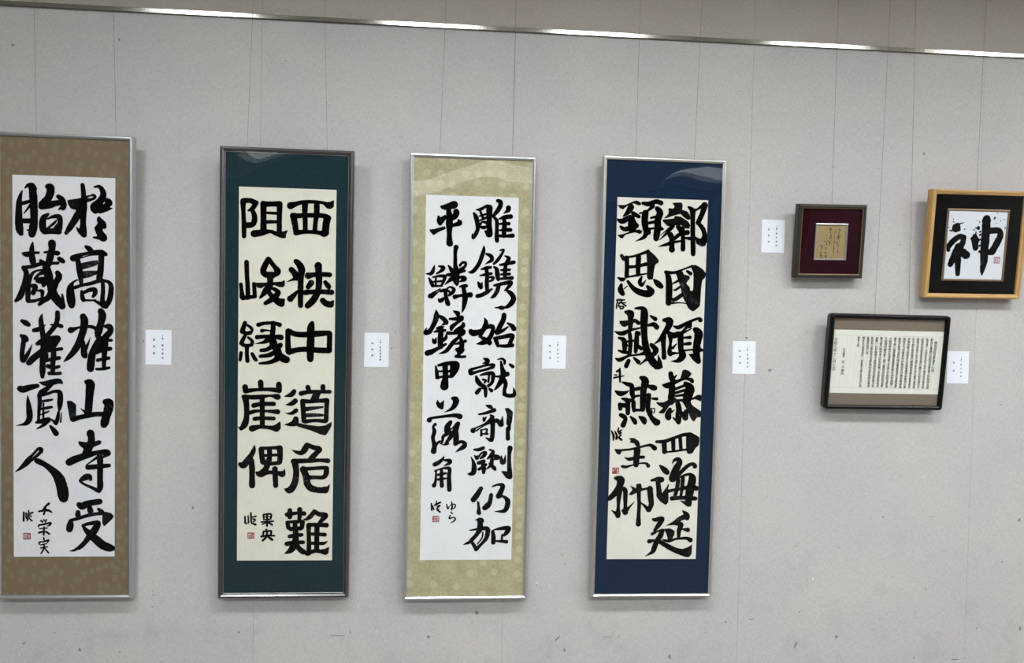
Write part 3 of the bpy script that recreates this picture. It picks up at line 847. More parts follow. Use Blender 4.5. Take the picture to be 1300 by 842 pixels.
p 2287 3870 2442 3840 2778 3903 2775 3537 2671 3430 2451 3566 2307 3748
s 2537 3749 183 2682 4024 110 2767 4237 31
s 2878 5022 24 2950 5165 104 3103 5197 171 3154 5061 220 3024 4816 263 2910 4542 245 2898 4451 245
s 2945 4421 184 3272 4758 153 3511 4972 141 3695 5029 129 3765 4944 184
s 3098 4446 43 3340 4576 92 3585 4623 123 3684 4456 276 3633 4151 295 3581 3846 295 3559 3602 246
s 3131 4392 153 3095 4087 153 3014 3736 141
s 3312 4484 141 3303 4301 153 3283 3997 123 3245 3753 110
s 2684 3948 141 2928 4010 110 3357 4089 135 3664 4151 172 3851 4085 184
s 2908 3690 159 3215 3716 141 3524 3717 154 3834 3688 154
p 3188 3631 3498 3571 3713 3633 3676 3367 3505 3373
@ D 主
p 1150 5994 1362 6011 1549 5893 1614 5743 1556 5651 1449 5681 1369 5800 1185 5829 1244 5905
p 601 5582 859 5569 1223 5612 1225 5521 907 5494 836 5349 713 5387
s 1224 5564 85 1526 5636 85 1829 5715 85 2012 5732 122 2174 5618 189
s 1499 5530 243 1478 5258 225 1471 4986 213
s 1015 5260 24 1205 5189 127 1478 5258 109 1752 5276 122
s 940 4915 109 1063 4892 109 1304 4954 61 1607 5033 55 1851 5035 85 1946 4944 146
@ D seal
q 560 4623 814 4866
@ D 仰
s 681 4466 103 896 4392 291 843 4135 231 698 3892 218 521 3710 182 463 3634 91
s 879 3938 170 842 3681 164 836 3378 115 830 3075 201 832 2999 152
s 573 3225 24 753 3105 140
s 875 4090 152 1075 4000 176 1095 3682 158 1110 3379 140 1111 3151 207
s 1009 3212 103 1117 3167 140 1264 3349 85 1465 3562 15
p 1252 4198 1361 4138 1515 4078 1495 4245 1693 4261 1729 4079 1912 4111 2032 4172 2173 4082 2131 3960 1884 4020 1703 3958 1521 3896 1311 3789 1218 3834 1365 4017
s 1605 4139 189 1617 3775 140 1642 3472 140 1633 3077 140 1633 2697 189
s 2036 4066 213 2085 3687 208 2111 3443 183 2016 3261 202
s 1670 3548 30 1874 3382 110 2002 3230 122
@ D 延
s 2197 2881 92 2290 2859 141 2473 2912 153 2559 2897 172
s 2542 2866 202 2420 2652 178 2273 2454 104
s 2179 2310 116 2336 2393 80
s 2336 2408 61 2595 2470 92
s 2566 2424 184 2496 2225 202 2379 2042 184 2280 1767 196 2208 1614 135 1937 1446 18
s 2078 2027 159 2255 2057 98 2439 2072 110
s 2440 2042 153 2817 1828 184 3131 1674 203 3506 1567 265
p 3128 1766 3377 1723 3622 1812 3766 1925 3756 1520 3636 1392 3323 1490
p 2624 2515 2886 2531 3059 2440 3063 2317 2977 2118 2809 2072 2739 2317
s 2608 2088 61 2841 2042 117 3116 2118 86 3517 2149 111 3690 2079 173
s 3341 3219 43 3500 3067 197 3520 2954 215
s 3472 3006 184 3244 2898 172 3033 2745 141 2728 2641 18
s 3065 2715 123 3297 2684 184 3234 2470 172 3222 2180 117
s 3350 2501 55 3574 2471 166
@ E 神
p 809 2685 995 2766 1096 2722 1154 2450 936 2369 784 2442 772 2563
s 1278 2179 239 1112 2221 201 870 2048 220 713 1831 189 710 1694 138
s 1294 2179 220 1253 1934 220 1115 1687 284
s 1119 1809 302 987 1500 284 843 1145 208
s 1296 1660 221 1489 1510 265
p 1252 1781 1416 1754 1636 1498 1582 1389 1425 1340 1252 1444
s 1108 1595 252 1149 1166 234 1181 772 177
s 1740 2250 176 1772 2098 284 1784 2037 252
s 1636 2156 126 1901 2101 126
s 1784 1976 240 1817 1808 221
s 2160 2914 333 2178 2412 315 2186 2015 322 2191 1647 310 2215 1248 267 2181 939 178 2186 723 25
s 2383 2478 233 2707 2485 221 2791 2304 240 2690 2026 260 2515 1669 266
s 2305 1643 222 2468 1647 209
s 1994 1659 95 2106 1676 127
s 2494 2974 63 2472 2931 38
s 2749 2867 38 2752 2864 38
s 2889 2922 38 2893 2919 38
s 2589 3158 25 2594 3140 25
s 2564 2772 31 2567 2769 31
s 1849 2618 75 1862 2557 126
s 1741 2570 38 1789 2571 44
s 1683 2499 44 1695 2478 25
s 1948 2438 57 1929 2401 38
s 1894 2817 38 1882 2771 25
s 1808 2866 25 1813 2854 19
s 1294 2508 38 1329 2509 25
s 1096 2722 44 1252 2768 16
s 805 2897 25 811 2867 25
s 611 2569 22 675 2570 16
s 685 2464 25 769 2436 50
s 1961 2316 63 1931 2285 44
s 1987 1894 63 1972 1876 63
s 2956 2598 44 2976 2595 32
s 1771 2434 25 1777 2367 50
s 1979 2133 50 1989 2103 38
s 832 2777 38 797 2806 16
@ E seal
q 2617 1209 2872 1470
@ F waka
s 1549 1795 9 1523 1719 12
s 1516 1704 15 1572 1697 18 1559 1652 12 1521 1629 15
s 1514 1629 12 1524 1479 22
s 1479 1455 28 1535 1441 15 1581 1464 22
s 1537 1418 22 1494 1358 22 1579 1381 15
s 1477 1267 15 1464 1221 22 1523 1169 15
s 1570 1283 22 1579 1261 12
s 1472 1116 12 1518 1131 9 1553 1087 19
s 1540 1041 9 1541 1026 9
s 1523 950 12 1528 829 19
s 1363 1642 22 1390 1597 15
s 1351 1597 9 1368 1311 9
s 1371 1311 12 1344 1243 19 1377 1220 12
s 1407 1251 12 1411 1236 12
s 1371 1205 15 1368 1130 12
s 1355 1084 15 1358 1009 19 1370 918 12
s 1359 918 12 1348 857 19 1389 835 12
s 1367 812 9 1367 706 12
s 1318 614 15 1378 539 16
s 1340 630 12 1278 614 15 1283 553 19 1378 539 12 1381 615 9
s 1179 1797 15 1159 1744 18 1155 1699 18
s 1167 1752 22 1223 1738 18 1210 1692 12
s 1186 1700 15 1192 1564 18
s 1199 1519 22 1237 1467 25
s 1182 1421 18 1177 1384 28
s 1214 1414 18 1247 1400 15
s 1167 1293 12 1155 1240 22 1219 1233 15
s 1247 1324 15 1252 1294 15
s 1190 1195 15 1191 1135 22
s 981 1261 18 1012 1269 18 1007 1231 15
s 1089 1292 12 1099 1262 12
s 1064 1201 18 1066 1126 19
s 1052 1035 15 1054 929 12
s 1062 1005 15 1050 944 15
s 1048 854 15 1028 808 19 1091 809 15
s 1060 687 22 1096 733 19
s 1035 702 25 1071 642 19 1027 596 19
s 1044 574 25 1089 612 25
s 1055 536 15 1072 521 12
s 818 1108 18 866 1108 18 907 1079 15
s 891 1079 19 888 1018 22 920 1003 12
s 865 1003 12 866 912 15
s 860 852 15 839 806 25 901 822 19
s 837 715 22 923 731 19
s 867 746 19 866 640 22 836 624 15
s 881 655 22 939 610 19
s 916 610 12 872 549 15
s 856 564 19 883 504 12
s 967 550 9 1016 520 8
"""

# ---------------------------------------------------------------- materials
def lin(c):
    return tuple((v / 12.92 if v <= .04045 else ((v + .055) / 1.055) ** 2.4) for v in (x / 255 for x in c)) + (1,)

class M:
    def __init__(s, name, rgb, rough=.6, metal=0, spec=.5):
        s.m = bpy.data.materials.new(name); s.m.use_nodes = True
        s.t = s.m.node_tree; s.b = s.t.nodes['Principled BSDF']
        s.b.inputs['Base Color'].default_value = lin(rgb)
        s.b.inputs['Roughness'].default_value = rough; s.b.inputs['Metallic'].default_value = metal
        s.b.inputs['Specular IOR Level'].default_value = spec
        s.tc = s.t.nodes.new('ShaderNodeTexCoord')
    def n(s, kind, **kw):
        x = s.t.nodes.new(kind)
        for k, v in kw.items():
            if k in x.inputs.keys(): x.inputs[k].default_value = v
            else: setattr(x, k, v)
        return x
    def l(s, a, b): s.t.links.new(a, b)
    def map(s, scale=(1, 1, 1), rot=(0, 0, 0)):
        x = s.n('ShaderNodeMapping'); x.inputs['Scale'].default_value = scale; x.inputs['Rotation'].default_value = rot
        s.l(s.tc.outputs['Object'], x.inputs['Vector']); return x.outputs[0]
    def noise(s, scale, detail=3, vec=None, rough=.5):
        x = s.n('ShaderNodeTexNoise', Scale=scale, Detail=detail, Roughness=rough)
        s.l(vec if vec is not None else s.tc.outputs['Object'], x.inputs['Vector']); return x.outputs['Fac']
    def ramp(s, fac, stops):
        x = s.n('ShaderNodeValToRGB'); e = x.color_ramp.elements
        while len(e) < len(stops): e.new(.5)
        for k, (p, c) in zip(e, stops): k.position = p; k.color = c if len(c) == 4 else lin(c)
        s.l(fac, x.inputs[0]); return x.outputs[0]
    def mix(s, fac, a, b, blend='MIX'):
        x = s.n('ShaderNodeMix', data_type='RGBA', blend_type=blend)
        for sock, v in ((x.inputs[0], fac), (x.inputs[6], a), (x.inputs[7], b)):
            if isinstance(v, (int, float)): sock.default_value = v
            elif isinstance(v, tuple): sock.default_value = v
            else: s.l(v, sock)
        return x.outputs[2]
    def math(s, op, a, b=0.0, c=0.0):
        x = s.n('ShaderNodeMath', operation=op)
        for i, v in enumerate((a, b, c)):
            if isinstance(v, (int, float)): x.inputs[i].default_value = v
            else: s.l(v, x.inputs[i])
        return x.outputs[0]
    def color(s, out): s.l(out, s.b.inputs['Base Color']); return s
    def bump(s, h, strength=.2, dist=.001):
        x = s.n('ShaderNodeBump', Strength=strength, Distance=dist); s.l(h, x.inputs['Height']); s.l(x.outputs[0], s.b.inputs['Normal']); return s

def wall_cloth(name, rgb, dark):
    m = M(name, rgb, .95, spec=.15)
    wv = m.noise(1, 2, m.map((900, 900, 160)), .6); wh = m.noise(1, 2, m.map((160, 160, 900)), .6)
    weave = m.math('MULTIPLY', m.math('ADD', wv, wh), .5)
    coarse = m.ramp(m.noise(1, 3, m.map((300, 1, 60)), .75), [(.35, (0, 0, 0, 1)), (.65, (1, 1, 1, 1))])
    cross = m.ramp(m.noise(1, 3, m.map((50, 1, 280)), .75), [(.35, (0, 0, 0, 1)), (.65, (1, 1, 1, 1))])
    base = m.ramp(weave, [(.36, dark), (.62, rgb)])
    tint = m.ramp(m.noise(2.2, 4), [(.35, (249, 247, 249)), (.65, (255, 255, 253))])
    c = m.mix(1.0, base, tint, 'MULTIPLY')
    c = m.mix(m.math('MULTIPLY', coarse, .26), c, lin((120, 116, 110)))
    c = m.mix(m.math('MULTIPLY', cross, .18), c, lin((120, 116, 110)))
    sm = m.ramp(m.noise(7, 5, rough=.7), [(.52, (0, 0, 0, 1)), (.76, (.5, .5, .5, 1))])      # faint smudges, more of them low down
    sep = m.n('ShaderNodeSeparateXYZ'); m.l(m.tc.outputs['Object'], sep.inputs[0])
    low = m.n('ShaderNodeMapRange'); m.l(sep.outputs['Z'], low.inputs['Value'])
    low.inputs['From Min'].default_value = .25; low.inputs['From Max'].default_value = .9
    low.inputs['To Min'].default_value = 1.0; low.inputs['To Max'].default_value = .25
    c = m.mix(m.math('MULTIPLY', sm, low.outputs[0]), c, lin((150, 146, 146)))
    m.color(c).bump(weave, .35, .0006)
    return m.m

MATS = {}
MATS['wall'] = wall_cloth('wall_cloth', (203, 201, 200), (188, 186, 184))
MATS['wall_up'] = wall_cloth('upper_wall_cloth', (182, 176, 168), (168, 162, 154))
MATS['seam'] = M('seam_gap', (120, 114, 110), .9).m
MATS['ceiling'] = M('ceiling_board', (225, 225, 222), .9).m
mf = M('floor_carpet', (126, 122, 118), .9, spec=.1); mf.color(mf.ramp(mf.noise(40, 5), [(.3, (118, 114, 110)), (.7, (134, 130, 126))])); MATS['floor'] = mf.m   # pale vinyl
MATS['far'] = M('far_wall', (40, 40, 40), .85).m
MATS['side'] = M('side_wall', (196, 192, 188), .9).m
mk = M('sumi_ink', (19, 19, 20), .9, spec=.03)
st_ = mk.noise(1, 4, mk.map((520, 70, 1), (0, 0, .5)), .75); bl_ = mk.noise(11, 3)
dry = mk.math('MULTIPLY', mk.ramp(st_, [(.56, (0, 0, 0, 1)), (.66, (1, 1, 1, 1))]), mk.ramp(bl_, [(.56, (0, 0, 0, 1)), (.68, (1, 1, 1, 1))]))
mk.color(mk.mix(mk.math('MULTIPLY', dry, .8), mk.ramp(mk.noise(30, 2), [(.35, (11, 11, 12)), (.65, (18, 18, 19))]), lin((170, 170, 168))))
MATS['ink'] = mk.m
mi = M('pale_ink', (62, 60, 58), .8, spec=.2); MATS['pale_ink'] = mi.m
mb = M('brown_ink', (72, 60, 40), .8, spec=.2); MATS['brown_ink'] = mb.m
MATS['print'] = M('printer_ink', (66, 68, 76), .8, spec=.2).m
MATS['sutra_ink'] = M('sutra_ink', (52, 52, 54), .8, spec=.2).m
MATS['rule'] = M('grey_rule', (176, 178, 172), .9, spec=.2).m
MATS['seal'] = M('seal_red', (150, 72, 76), .8, spec=.2).m
MATS['seal_dark'] = M('seal_red_deep', (142, 34, 42), .8, spec=.2).m
MATS['seal_pale'] = M('seal_red_pale', (160, 110, 118), .8, spec=.2).m
MATS['wire'] = M('steel_wire', (118, 108, 98), .5, .6).m
MATS['scuff'] = M('wall_scuff', (128, 124, 122), .95, spec=.1).m
MATS['scuff_dark'] = M('wall_scuff_dark', (58, 52, 50), .95, spec=.1).m
MATS['scuff_red'] = M('wall_scuff_red', (200, 158, 158), .95, spec=.1).m
MATS['scuff_white'] = M('wall_scuff_white', (235, 234, 230), .95, spec=.1).m
MATS['card'] = M('card_paper', (224, 228, 236), .7, spec=.2).m
MATS['board'] = M('backing_board', (120, 96, 70), .9).m
MATS['black_rebate'] = M('black_rebate', (12, 12, 12), .6).m

def paper(name, rgb, dark, fibre=.35):
    m = M(name, rgb, .85, spec=.15)
    n1 = m.noise(9, 4, rough=.6); n2 = m.noise(1, 3, m.map((160, 25, 1)), .6)
    c = m.ramp(m.math('ADD', m.math('MULTIPLY', n1, .6), m.math('MULTIPLY', n2, .4)), [(.3, dark), (.68, rgb)])
    m.color(c).bump(m.noise(22, 4), .25, .0015)
    return m.m
MATS['paper_A'] = paper('paper_white', (219, 220, 223), (207, 209, 213))
MATS['paper_B'] = paper('paper_cream', (217, 215, 200), (206, 204, 190))
MATS['paper_C'] = paper('paper_bright', (222, 224, 226), (211, 214, 217))
MATS['paper_D'] = paper('paper_ivory', (218, 217, 206), (208, 207, 196))
MATS['paper_E'] = paper('paper_board_white', (214, 219, 225), (206, 211, 218))
MATS['paper_F'] = paper('paper_gold', (158, 140, 100), (143, 125, 88))
MATS['paper_G'] = paper('paper_sutra', (220, 223, 212), (211, 215, 204))

def silk_leaf():
    m = M('silk_leaf_brocade', (128, 112, 86), .75, spec=.2)
    wob = m.n('ShaderNodeTexNoise', Scale=26.0, Detail=2.0); m.l(m.tc.outputs['Object'], wob.inputs['Vector'])
    v = m.mix(.022, m.tc.outputs['Object'], wob.outputs['Color'], 'ADD')
    mp = m.n('ShaderNodeMapping'); mp.inputs['Scale'].default_value = (32, 21, 1); mp.inputs['Rotation'].default_value = (0, 0, .5); m.l(v, mp.inputs['Vector'])
    vo = m.n('ShaderNodeTexVoronoi', Scale=1.0, Randomness=.75); vo.voronoi_dimensions = '2D'; m.l(mp.outputs[0], vo.inputs['Vector'])
    leaf = m.ramp(vo.outputs['Distance'], [(.0, (.9, .9, .9, 1)), (.26, (.75, .75, .75, 1)), (.34, (0, 0, 0, 1))])
    vein = m.ramp(m.noise(160, 2), [(.45, (.3, .3, .3, 1)), (.6, (1, 1, 1, 1))])
    fac = m.math('MULTIPLY', leaf, vein)
    grain = m.noise(1, 2, m.map((900, 200, 1)), .6)
    base = m.ramp(grain, [(.35, (109, 94, 73)), (.65, (121, 106, 84))])
    m.color(m.mix(fac, base, lin((122, 120, 99)))).bump(m.math('ADD', grain, fac), .2, .0004); return m.m
MATS['mat_A'] = silk_leaf()

def silk_plain(name, a, b, rough=.7):
    m = M(name, a, rough, spec=.05)
    g1 = m.noise(1, 3, m.map((500, 90, 1)), .7); g2 = m.noise(1, 3, m.map((90, 420, 1)), .7)
    f = m.math('MULTIPLY', m.math('ADD', g1, g2), .5)
    m.color(m.ramp(f, [(.38, a), (.62, b)])).bump(f, .2, .0004); return m.m
MATS['mat_B'] = silk_plain('teal_mount_paper', (17, 38, 45), (35, 55, 62))
MATS['mat_D'] = silk_plain('navy_mount_paper', (11, 29, 50), (28, 45, 67))
MATS['mat_E'] = silk_plain('black_mount_cloth', (1, 1, 2), (3, 3, 5))
MATS['mat_F'] = silk_plain('maroon_mount_cloth', (34, 4, 12), (42, 8, 17))
MATS['mat_G'] = silk_plain('taupe_mount_cloth', (112, 102, 90), (126, 115, 102))

def silk_rings():
    m = M('gold_ring_brocade', (186, 176, 134), .6, spec=.3)
    def field(scale, seed):
        mp = m.n('ShaderNodeMapping'); mp.inputs['Scale'].default_value = (scale, scale, 1); mp.inputs['Location'].default_value = (seed, seed * 1.7, 0)
        m.l(m.tc.outputs['Object'], mp.inputs['Vector'])
        vo = m.n('ShaderNodeTexVoronoi', Scale=1.0, Randomness=.35); vo.voronoi_dimensions = '2D'; m.l(mp.outputs[0], vo.inputs['Vector']); return vo
    a = field(22, 3.1); b = field(28, 8.3)
    disc = m.ramp(a.outputs['Distance'], [(.27, (1, 1, 1, 1)), (.31, (0, 0, 0, 1))])
    ring = m.ramp(b.outputs['Distance'], [(.26, (0, 0, 0, 1)), (.30, (1, 1, 1, 1)), (.36, (1, 1, 1, 1)), (.40, (0, 0, 0, 1))])
    sep = m.n('ShaderNodeSeparateColor'); m.l(a.outputs['Color'], sep.inputs[0])
    pick = m.math('GREATER_THAN', sep.outputs[0], .5)
    grain = m.noise(1, 2, m.map((800, 160, 1)), .6)
    base = m.ramp(m.noise(14, 3), [(.35, (156, 150, 118)), (.65, (170, 164, 131))])
    c = m.mix(m.math('MULTIPLY', m.math('MULTIPLY', disc, pick), .45), base, lin((192, 191, 166)))
    c = m.mix(m.math('MULTIPLY', ring, .32), c, lin((192, 187, 156)))
    c = m.mix(m.math('MULTIPLY', grain, .15), c, lin((150, 140, 100)))
    m.color(c).bump(grain, .2, .0004); return m.m
MATS['mat_C'] = silk_rings()

def metal(name, rgb, rough):
    m = M(name, rgb, rough, .9); g = m.noise(1, 2, m.map((30, 30, 1800)), .6)
    m.bump(g, .06, .0003); return m.m
MATS['silver'] = metal('brushed_aluminium', (196, 199, 202), .30)
MATS['pewter'] = metal('dark_pewter', (104, 103, 102), .27)
MATS['champagne'] = metal('satin_champagne', (204, 203, 197), .34)
MATS['fillet_silver'] = metal('fillet_silver', (196, 194, 188), .3)
MATS['fillet_bronze'] = metal('fillet_bronze', (150, 126, 100), .4)
MATS['gold_line'] = metal('gold_line', (150, 128, 96), .4)
MATS['rail'] = metal('polished_rail', (150, 147, 140), .14)

def wood(name, a, b, rough=.5, axis=0):
    m = M(name, a, rough, spec=.4)
    sc = [140, 140, 140]; sc[axis] = 6
    g = m.noise(1, 4, m.map(tuple(sc)), .65)
    m.color(m.ramp(g, [(.32, a), (.55, b), (.7, a)])).bump(g, .15, .0004); return m.m
MATS['wood_u'] = wood('ash_wood_across', (160, 123, 70), (190, 154, 98), .5, 0)
MATS['wood_v'] = wood('ash_wood_upright', (160, 123, 70), (190, 154, 98), .5, 1)
MATS['olive'] = wood('dark_olive_lacquer', (36, 31, 24), (48, 42, 33), .4, 0)
MATS['lacquer'] = M('black_lacquer', (5, 4, 5), .25, spec=.3).m

def glass():
    m = bpy.data.materials.new('picture_glass'); m.use_nodes = True; t = m.node_tree; t.nodes.clear()
    o = t.nodes.new('ShaderNodeOutputMaterial'); mx = t.nodes.new('ShaderNodeMixShader'); tr = t.nodes.new('ShaderNodeBsdfTransparent')
    gl = t.nodes.new('ShaderNodeBsdfGlossy'); gl.inputs['Roughness'].default_value = .012
    lw = t.nodes.new('ShaderNodeLayerWeight'); lw.inputs['Blend'].default_value = .5
    pw = t.nodes.new('ShaderNodeMath'); pw.operation = 'POWER'; pw.inputs[1].default_value = 5
    ma = t.nodes.new('ShaderNodeMath'); ma.operation = 'MULTIPLY_ADD'; ma.inputs[1].default_value = .9; ma.inputs[2].default_value = .020
    geo = t.nodes.new('ShaderNodeNewGeometry'); inv = t.nodes.new('ShaderNodeMath'); inv.operation = 'SUBTRACT'; inv.inputs[0].default_value = 1
    fr = t.nodes.new('ShaderNodeMath'); fr.operation = 'MULTIPLY'
    t.links.new(lw.outputs['Facing'], pw.inputs[0]); t.links.new(pw.outputs[0], ma.inputs[0]); t.links.new(geo.outputs['Backfacing'], inv.inputs[1])
    t.links.new(ma.outputs[0], fr.inputs[0]); t.links.new(inv.outputs[0], fr.inputs[1])
    tc = t.nodes.new('ShaderNodeTexCoord'); nz = t.nodes.new('ShaderNodeTexNoise'); nz.inputs['Scale'].default_value = 2.6; nz.inputs['Detail'].default_value = 1
    bp = t.nodes.new('ShaderNodeBump'); bp.inputs['Strength'].default_value = 1; bp.inputs['Distance'].default_value = .007
    t.links.new(tc.outputs['Object'], nz.inputs['Vector']); t.links.new(nz.outputs['Fac'], bp.inputs['Height']); t.links.new(bp.outputs[0], gl.inputs['Normal'])
    t.links.new(fr.outputs[0], mx.inputs[0]); t.links.new(tr.outputs[0], mx.inputs[1]); t.links.new(gl.outputs[0], mx.inputs[2]); t.links.new(mx.outputs[0], o.inputs[0])
    return m
MATS['glass'] = glass()
def lampm(name, strength):
    m = M(name, (255, 255, 255)); m.b.inputs['Emission Color'].default_value = (.955, .985, 1, 1); m.b.inputs['Emission Strength'].default_value = strength; return m.m

# ---------------------------------------------------------------- mesh helpers
class Mesh:
    def __init__(s): s.v = []; s.f = []
    def box(s, x0, y0, z0, x1, y1, z1):
        b = len(s.v)
        s.v += [(x0, y0, z0), (x1, y0, z0), (x1, y1, z0), (x0, y1, z0), (x0, y0, z1), (x1, y0, z1), (x1, y1, z1), (x0, y1, z1)]
        s.f += [tuple(b + i for i in q) for q in ((0, 3, 2, 1), (4, 5, 6, 7), (0, 1, 5, 4), (1, 2, 6, 5), (2, 3, 7, 6), (3, 0, 4, 7))]; return s
    def poly(s, pts, z=0.0):
        b = len(s.v); s.v += [(x, y, z) for x, y in pts]; s.f.append(tuple(range(b, b + len(pts)))); return s
    def quad(s, a, b, c, d):
        k = len(s.v); s.v += [a, b, c, d]; s.f.append((k, k + 1, k + 2, k + 3)); return s
    def tube(s, a, b, r, n=6):
        a = Vector(a); b = Vector(b); d = (b - a).normalized(); x = d.orthogonal().normalized(); y = d.cross(x); k = len(s.v)
        for p in (a, b):
            for i in range(n):
                t = 2 * math.pi * i / n; s.v.append(tuple(p + x * r * math.cos(t) + y * r * math.sin(t)))
        for i in range(n): s.f.append((k + i, k + (i + 1) % n, k + n + (i + 1) % n, k + n + i))
        s.f.append(tuple(k + i for i in range(n))[::-1]); s.f.append(tuple(k + n + i for i in range(n))); return s
    def build(s, name, mat, parent=None, kind=None, label=None):
        me = bpy.data.meshes.new(name); me.from_pydata(s.v, [], s.f); me.update()
        if mat: me.materials.append(MATS[mat] if isinstance(mat, str) else mat)
        o = bpy.data.objects.new(name, me); COL.objects.link(o)
        if parent: o.parent = parent
        if kind: o['kind'] = kind
        if label: o['label'] = label
        return o

def empty(name, label, cat, group=None, matrix=None):
    o = bpy.data.objects.new(name, None); o.empty_display_size = .05; COL.objects.link(o)
    if matrix: o.matrix_world = matrix
    o['label'] = label; o['category'] = cat
    if group: o['group'] = group
    return o

# ---------------------------------------------------------------- room
X0, X1, Y0 = -4.0, 7.2, -9.6
Mesh().box(X0, Y0, -.1, X1, .1, 0).build('floor', 'floor', kind='structure')
Mesh().box(X0, Y0, ROOM_Z, X1, .1, ROOM_Z + .1).build('ceiling', 'ceiling', kind='structure')
Mesh().box(X0 - .1, Y0, 0, X0, .1, ROOM_Z).build('wall_left', 'side', kind='structure')
Mesh().box(X1, Y0, 0, X1 + .1, .1, ROOM_Z).build('wall_right', 'side', kind='structure')
Mesh().box(X0, Y0 - .1, 0, X1, Y0, ROOM_Z).build('wall_front', 'far', kind='structure')
wall = Mesh().box(X0, .0015, 0, X1, .1, ROOM_Z).build('wall_back', 'seam', kind='structure')
step = (SEAMS[-1] - SEAMS[0]) / 3
xs = [SEAMS[0] - 5 * step + i * step for i in range(5)] + list(SEAMS) + [SEAMS[-1] + (i + 1) * step for i in range(4)]
xs = [max(X0, min(X1, x)) for x in xs]
xs = sorted(set(xs))
GAP = .00045
for a, b in zip(xs[:-1], xs[1:]):
    Mesh().box(a + GAP, 0, 0, b - GAP, .002, RAIL_Z).build('cloth_panel', 'wall', wall)
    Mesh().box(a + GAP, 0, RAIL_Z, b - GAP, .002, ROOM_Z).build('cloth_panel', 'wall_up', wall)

# metal picture rail across the wall, in sections with small joiner clips
rail = bpy.data.objects.new('trim_1', None); COL.objects.link(rail); rail['kind'] = 'structure'
JO = [-2.4, -.62, 1.03, 1.62, 3.30, 5.2]
prof = [(0, 0), (-.008, 0), (-.0095, .0012), (-.0095, .0153), (-.008, .0165), (0, .0165)]
ends = [X0] + JO + [X1]
for a, b in zip(ends[:-1], ends[1:]):
    m = Mesh()
    for x in (a + .0006, b - .0006): m.v += [(x, y, RAIL_Z + z) for y, z in prof]
    n = len(prof)
    for i in range(n): m.f.append((i, (i + 1) % n, n + (i + 1) % n, n + i))
    m.f += [tuple(range(n))[::-1], tuple(range(n, 2 * n))]
    m.build('rail_section', 'rail', rail)
for x in (1.645, 1.682, 3.23, 3.275):
    Mesh().box(x - .002, -.0115, RAIL_Z + .002, x + .002, -.009, RAIL_Z + .0145).build('rail_clip', 'rail', rail)

# hanging rail at the ceiling that carries the wires (above the frame)
t = Mesh().box(X0, -.045, 3.255, X1, -.015, ROOM_Z).build('trim_2', 'silver', kind='structure')

# ceiling lights
def ceiling_light(x, y, strength, hx, hy):
    kind = ('broad square luminous ceiling panel far behind the viewer', 'luminous panels far behind') if hy > .5 else \
           ('long narrow white fluorescent ceiling fitting behind the viewer', 'fluorescent fittings behind the viewer') if hx > .4 else \
           ('small square white ceiling light close above the picture wall', 'square lights along the picture wall')
    o = empty('ceiling_light', kind[0], 'lamp', kind[1], Matrix.Translation((x, y, ROOM_Z)))
    d = .09
    h = Mesh(); e = .006
    h.box(-hx, -hy, -d, hx, -hy + e, 0).box(-hx, hy - e, -d, hx, hy, 0).box(-hx, -hy + e, -d, -hx + e, hy - e, 0).box(hx - e, -hy + e, -d, hx, hy - e, 0).box(-hx + e, -hy + e, -.01, hx - e, hy - e, 0)
    h.build('housing', 'ceiling', o)
    Mesh().quad((-hx + .03, -hy + .03, -.03), (-hx + .03, hy - .03, -.03), (hx - .03, hy - .03, -.03), (hx - .03, -hy + .03, -.03)).build('diffuser', lampm('lamp_%.1f' % strength, strength), o)
for y, s, hx_, hy_, xs_ in LAMP_ROWS:
    for x_ in xs_: ceiling_light(x_, y, s, hx_, hy_)
for p_ in PANELS: ceiling_light(*p_)

# wall marks: scuffs, holes and scratches on the cloth
groups = {'scuff': Mesh(), 'scuff_dark': Mesh(), 'scuff_red': Mesh(), 'scuff_white': Mesh()}
for k, (x, z, a, b, ang, st) in enumerate(MARKS):
    g = 'scuff_red' if st == -1 else 'scuff_white' if st == -2 else ('scuff_dark' if st > .55 else 'scuff')
    n = 9; pts = []; rr = random.Random(k)
    sc_ = .8 if g == 'scuff' else .62
    for i in range(n):
        t = 2 * math.pi * i / n; q = rr.uniform(.6, 1.1)
        px, pz = a * sc_ * math.cos(t) * q, b * sc_ * math.sin(t) * q
        pts.append((x + px * math.cos(ang) - pz * math.sin(ang), -.00012, z + px * math.sin(ang) + pz * math.cos(ang)))
    mm = groups[g]; b0 = len(mm.v); mm.v += pts; mm.f.append(tuple(range(b0, b0 + n)))
for g, mm in groups.items():
    mm.build('scuff_marks', g, wall, 'stuff')

# ---------------------------------------------------------------- picture frames
def frame_matrix(F):
    le, ro = F['lean'], F['turn']
    U = Vector((math.cos(ro), -math.sin(ro) * math.sin(le), math.sin(ro) * math.cos(le)))
    V = Vector((-math.sin(ro), -math.cos(ro) * math.sin(le), math.cos(ro) * math.cos(le)))
    N = U.cross(V); m = Matrix((U, V, N)).transposed().to_4x4(); m.translation = Vector(F['origin']); return m

def rails(name, x0, y0, x1, y1, prof, mats, parent, corner=0.0):
    """four mitred lengths of moulding; prof = (outward offset, height) from the back inner edge round to the front inner edge"""
    for side in range(4):
        m = Mesh(); n = len(prof)
        for end in (0, 1):
            for o, h in prof:
                if side == 0: p = ((x0 - o) if end == 0 else (x1 + o), y0 - o)
                elif side == 1: p = (x1 + o, (y0 - o) if end == 0 else (y1 + o))
                elif side == 2: p = ((x1 + o) if end == 0 else (x0 - o), y1 + o)
                else: p = (x0 - o, (y1 + o) if end == 0 else (y0 - o))
                m.v.append((p[0], p[1], h))
        for i in range(n): m.f.append((i, n + i, n + (i + 1) % n, (i + 1) % n))
        m.f += [tuple(range(n)), tuple(range(n, 2 * n))[::-1]]
        m.build(name, mats[side % 2], parent)

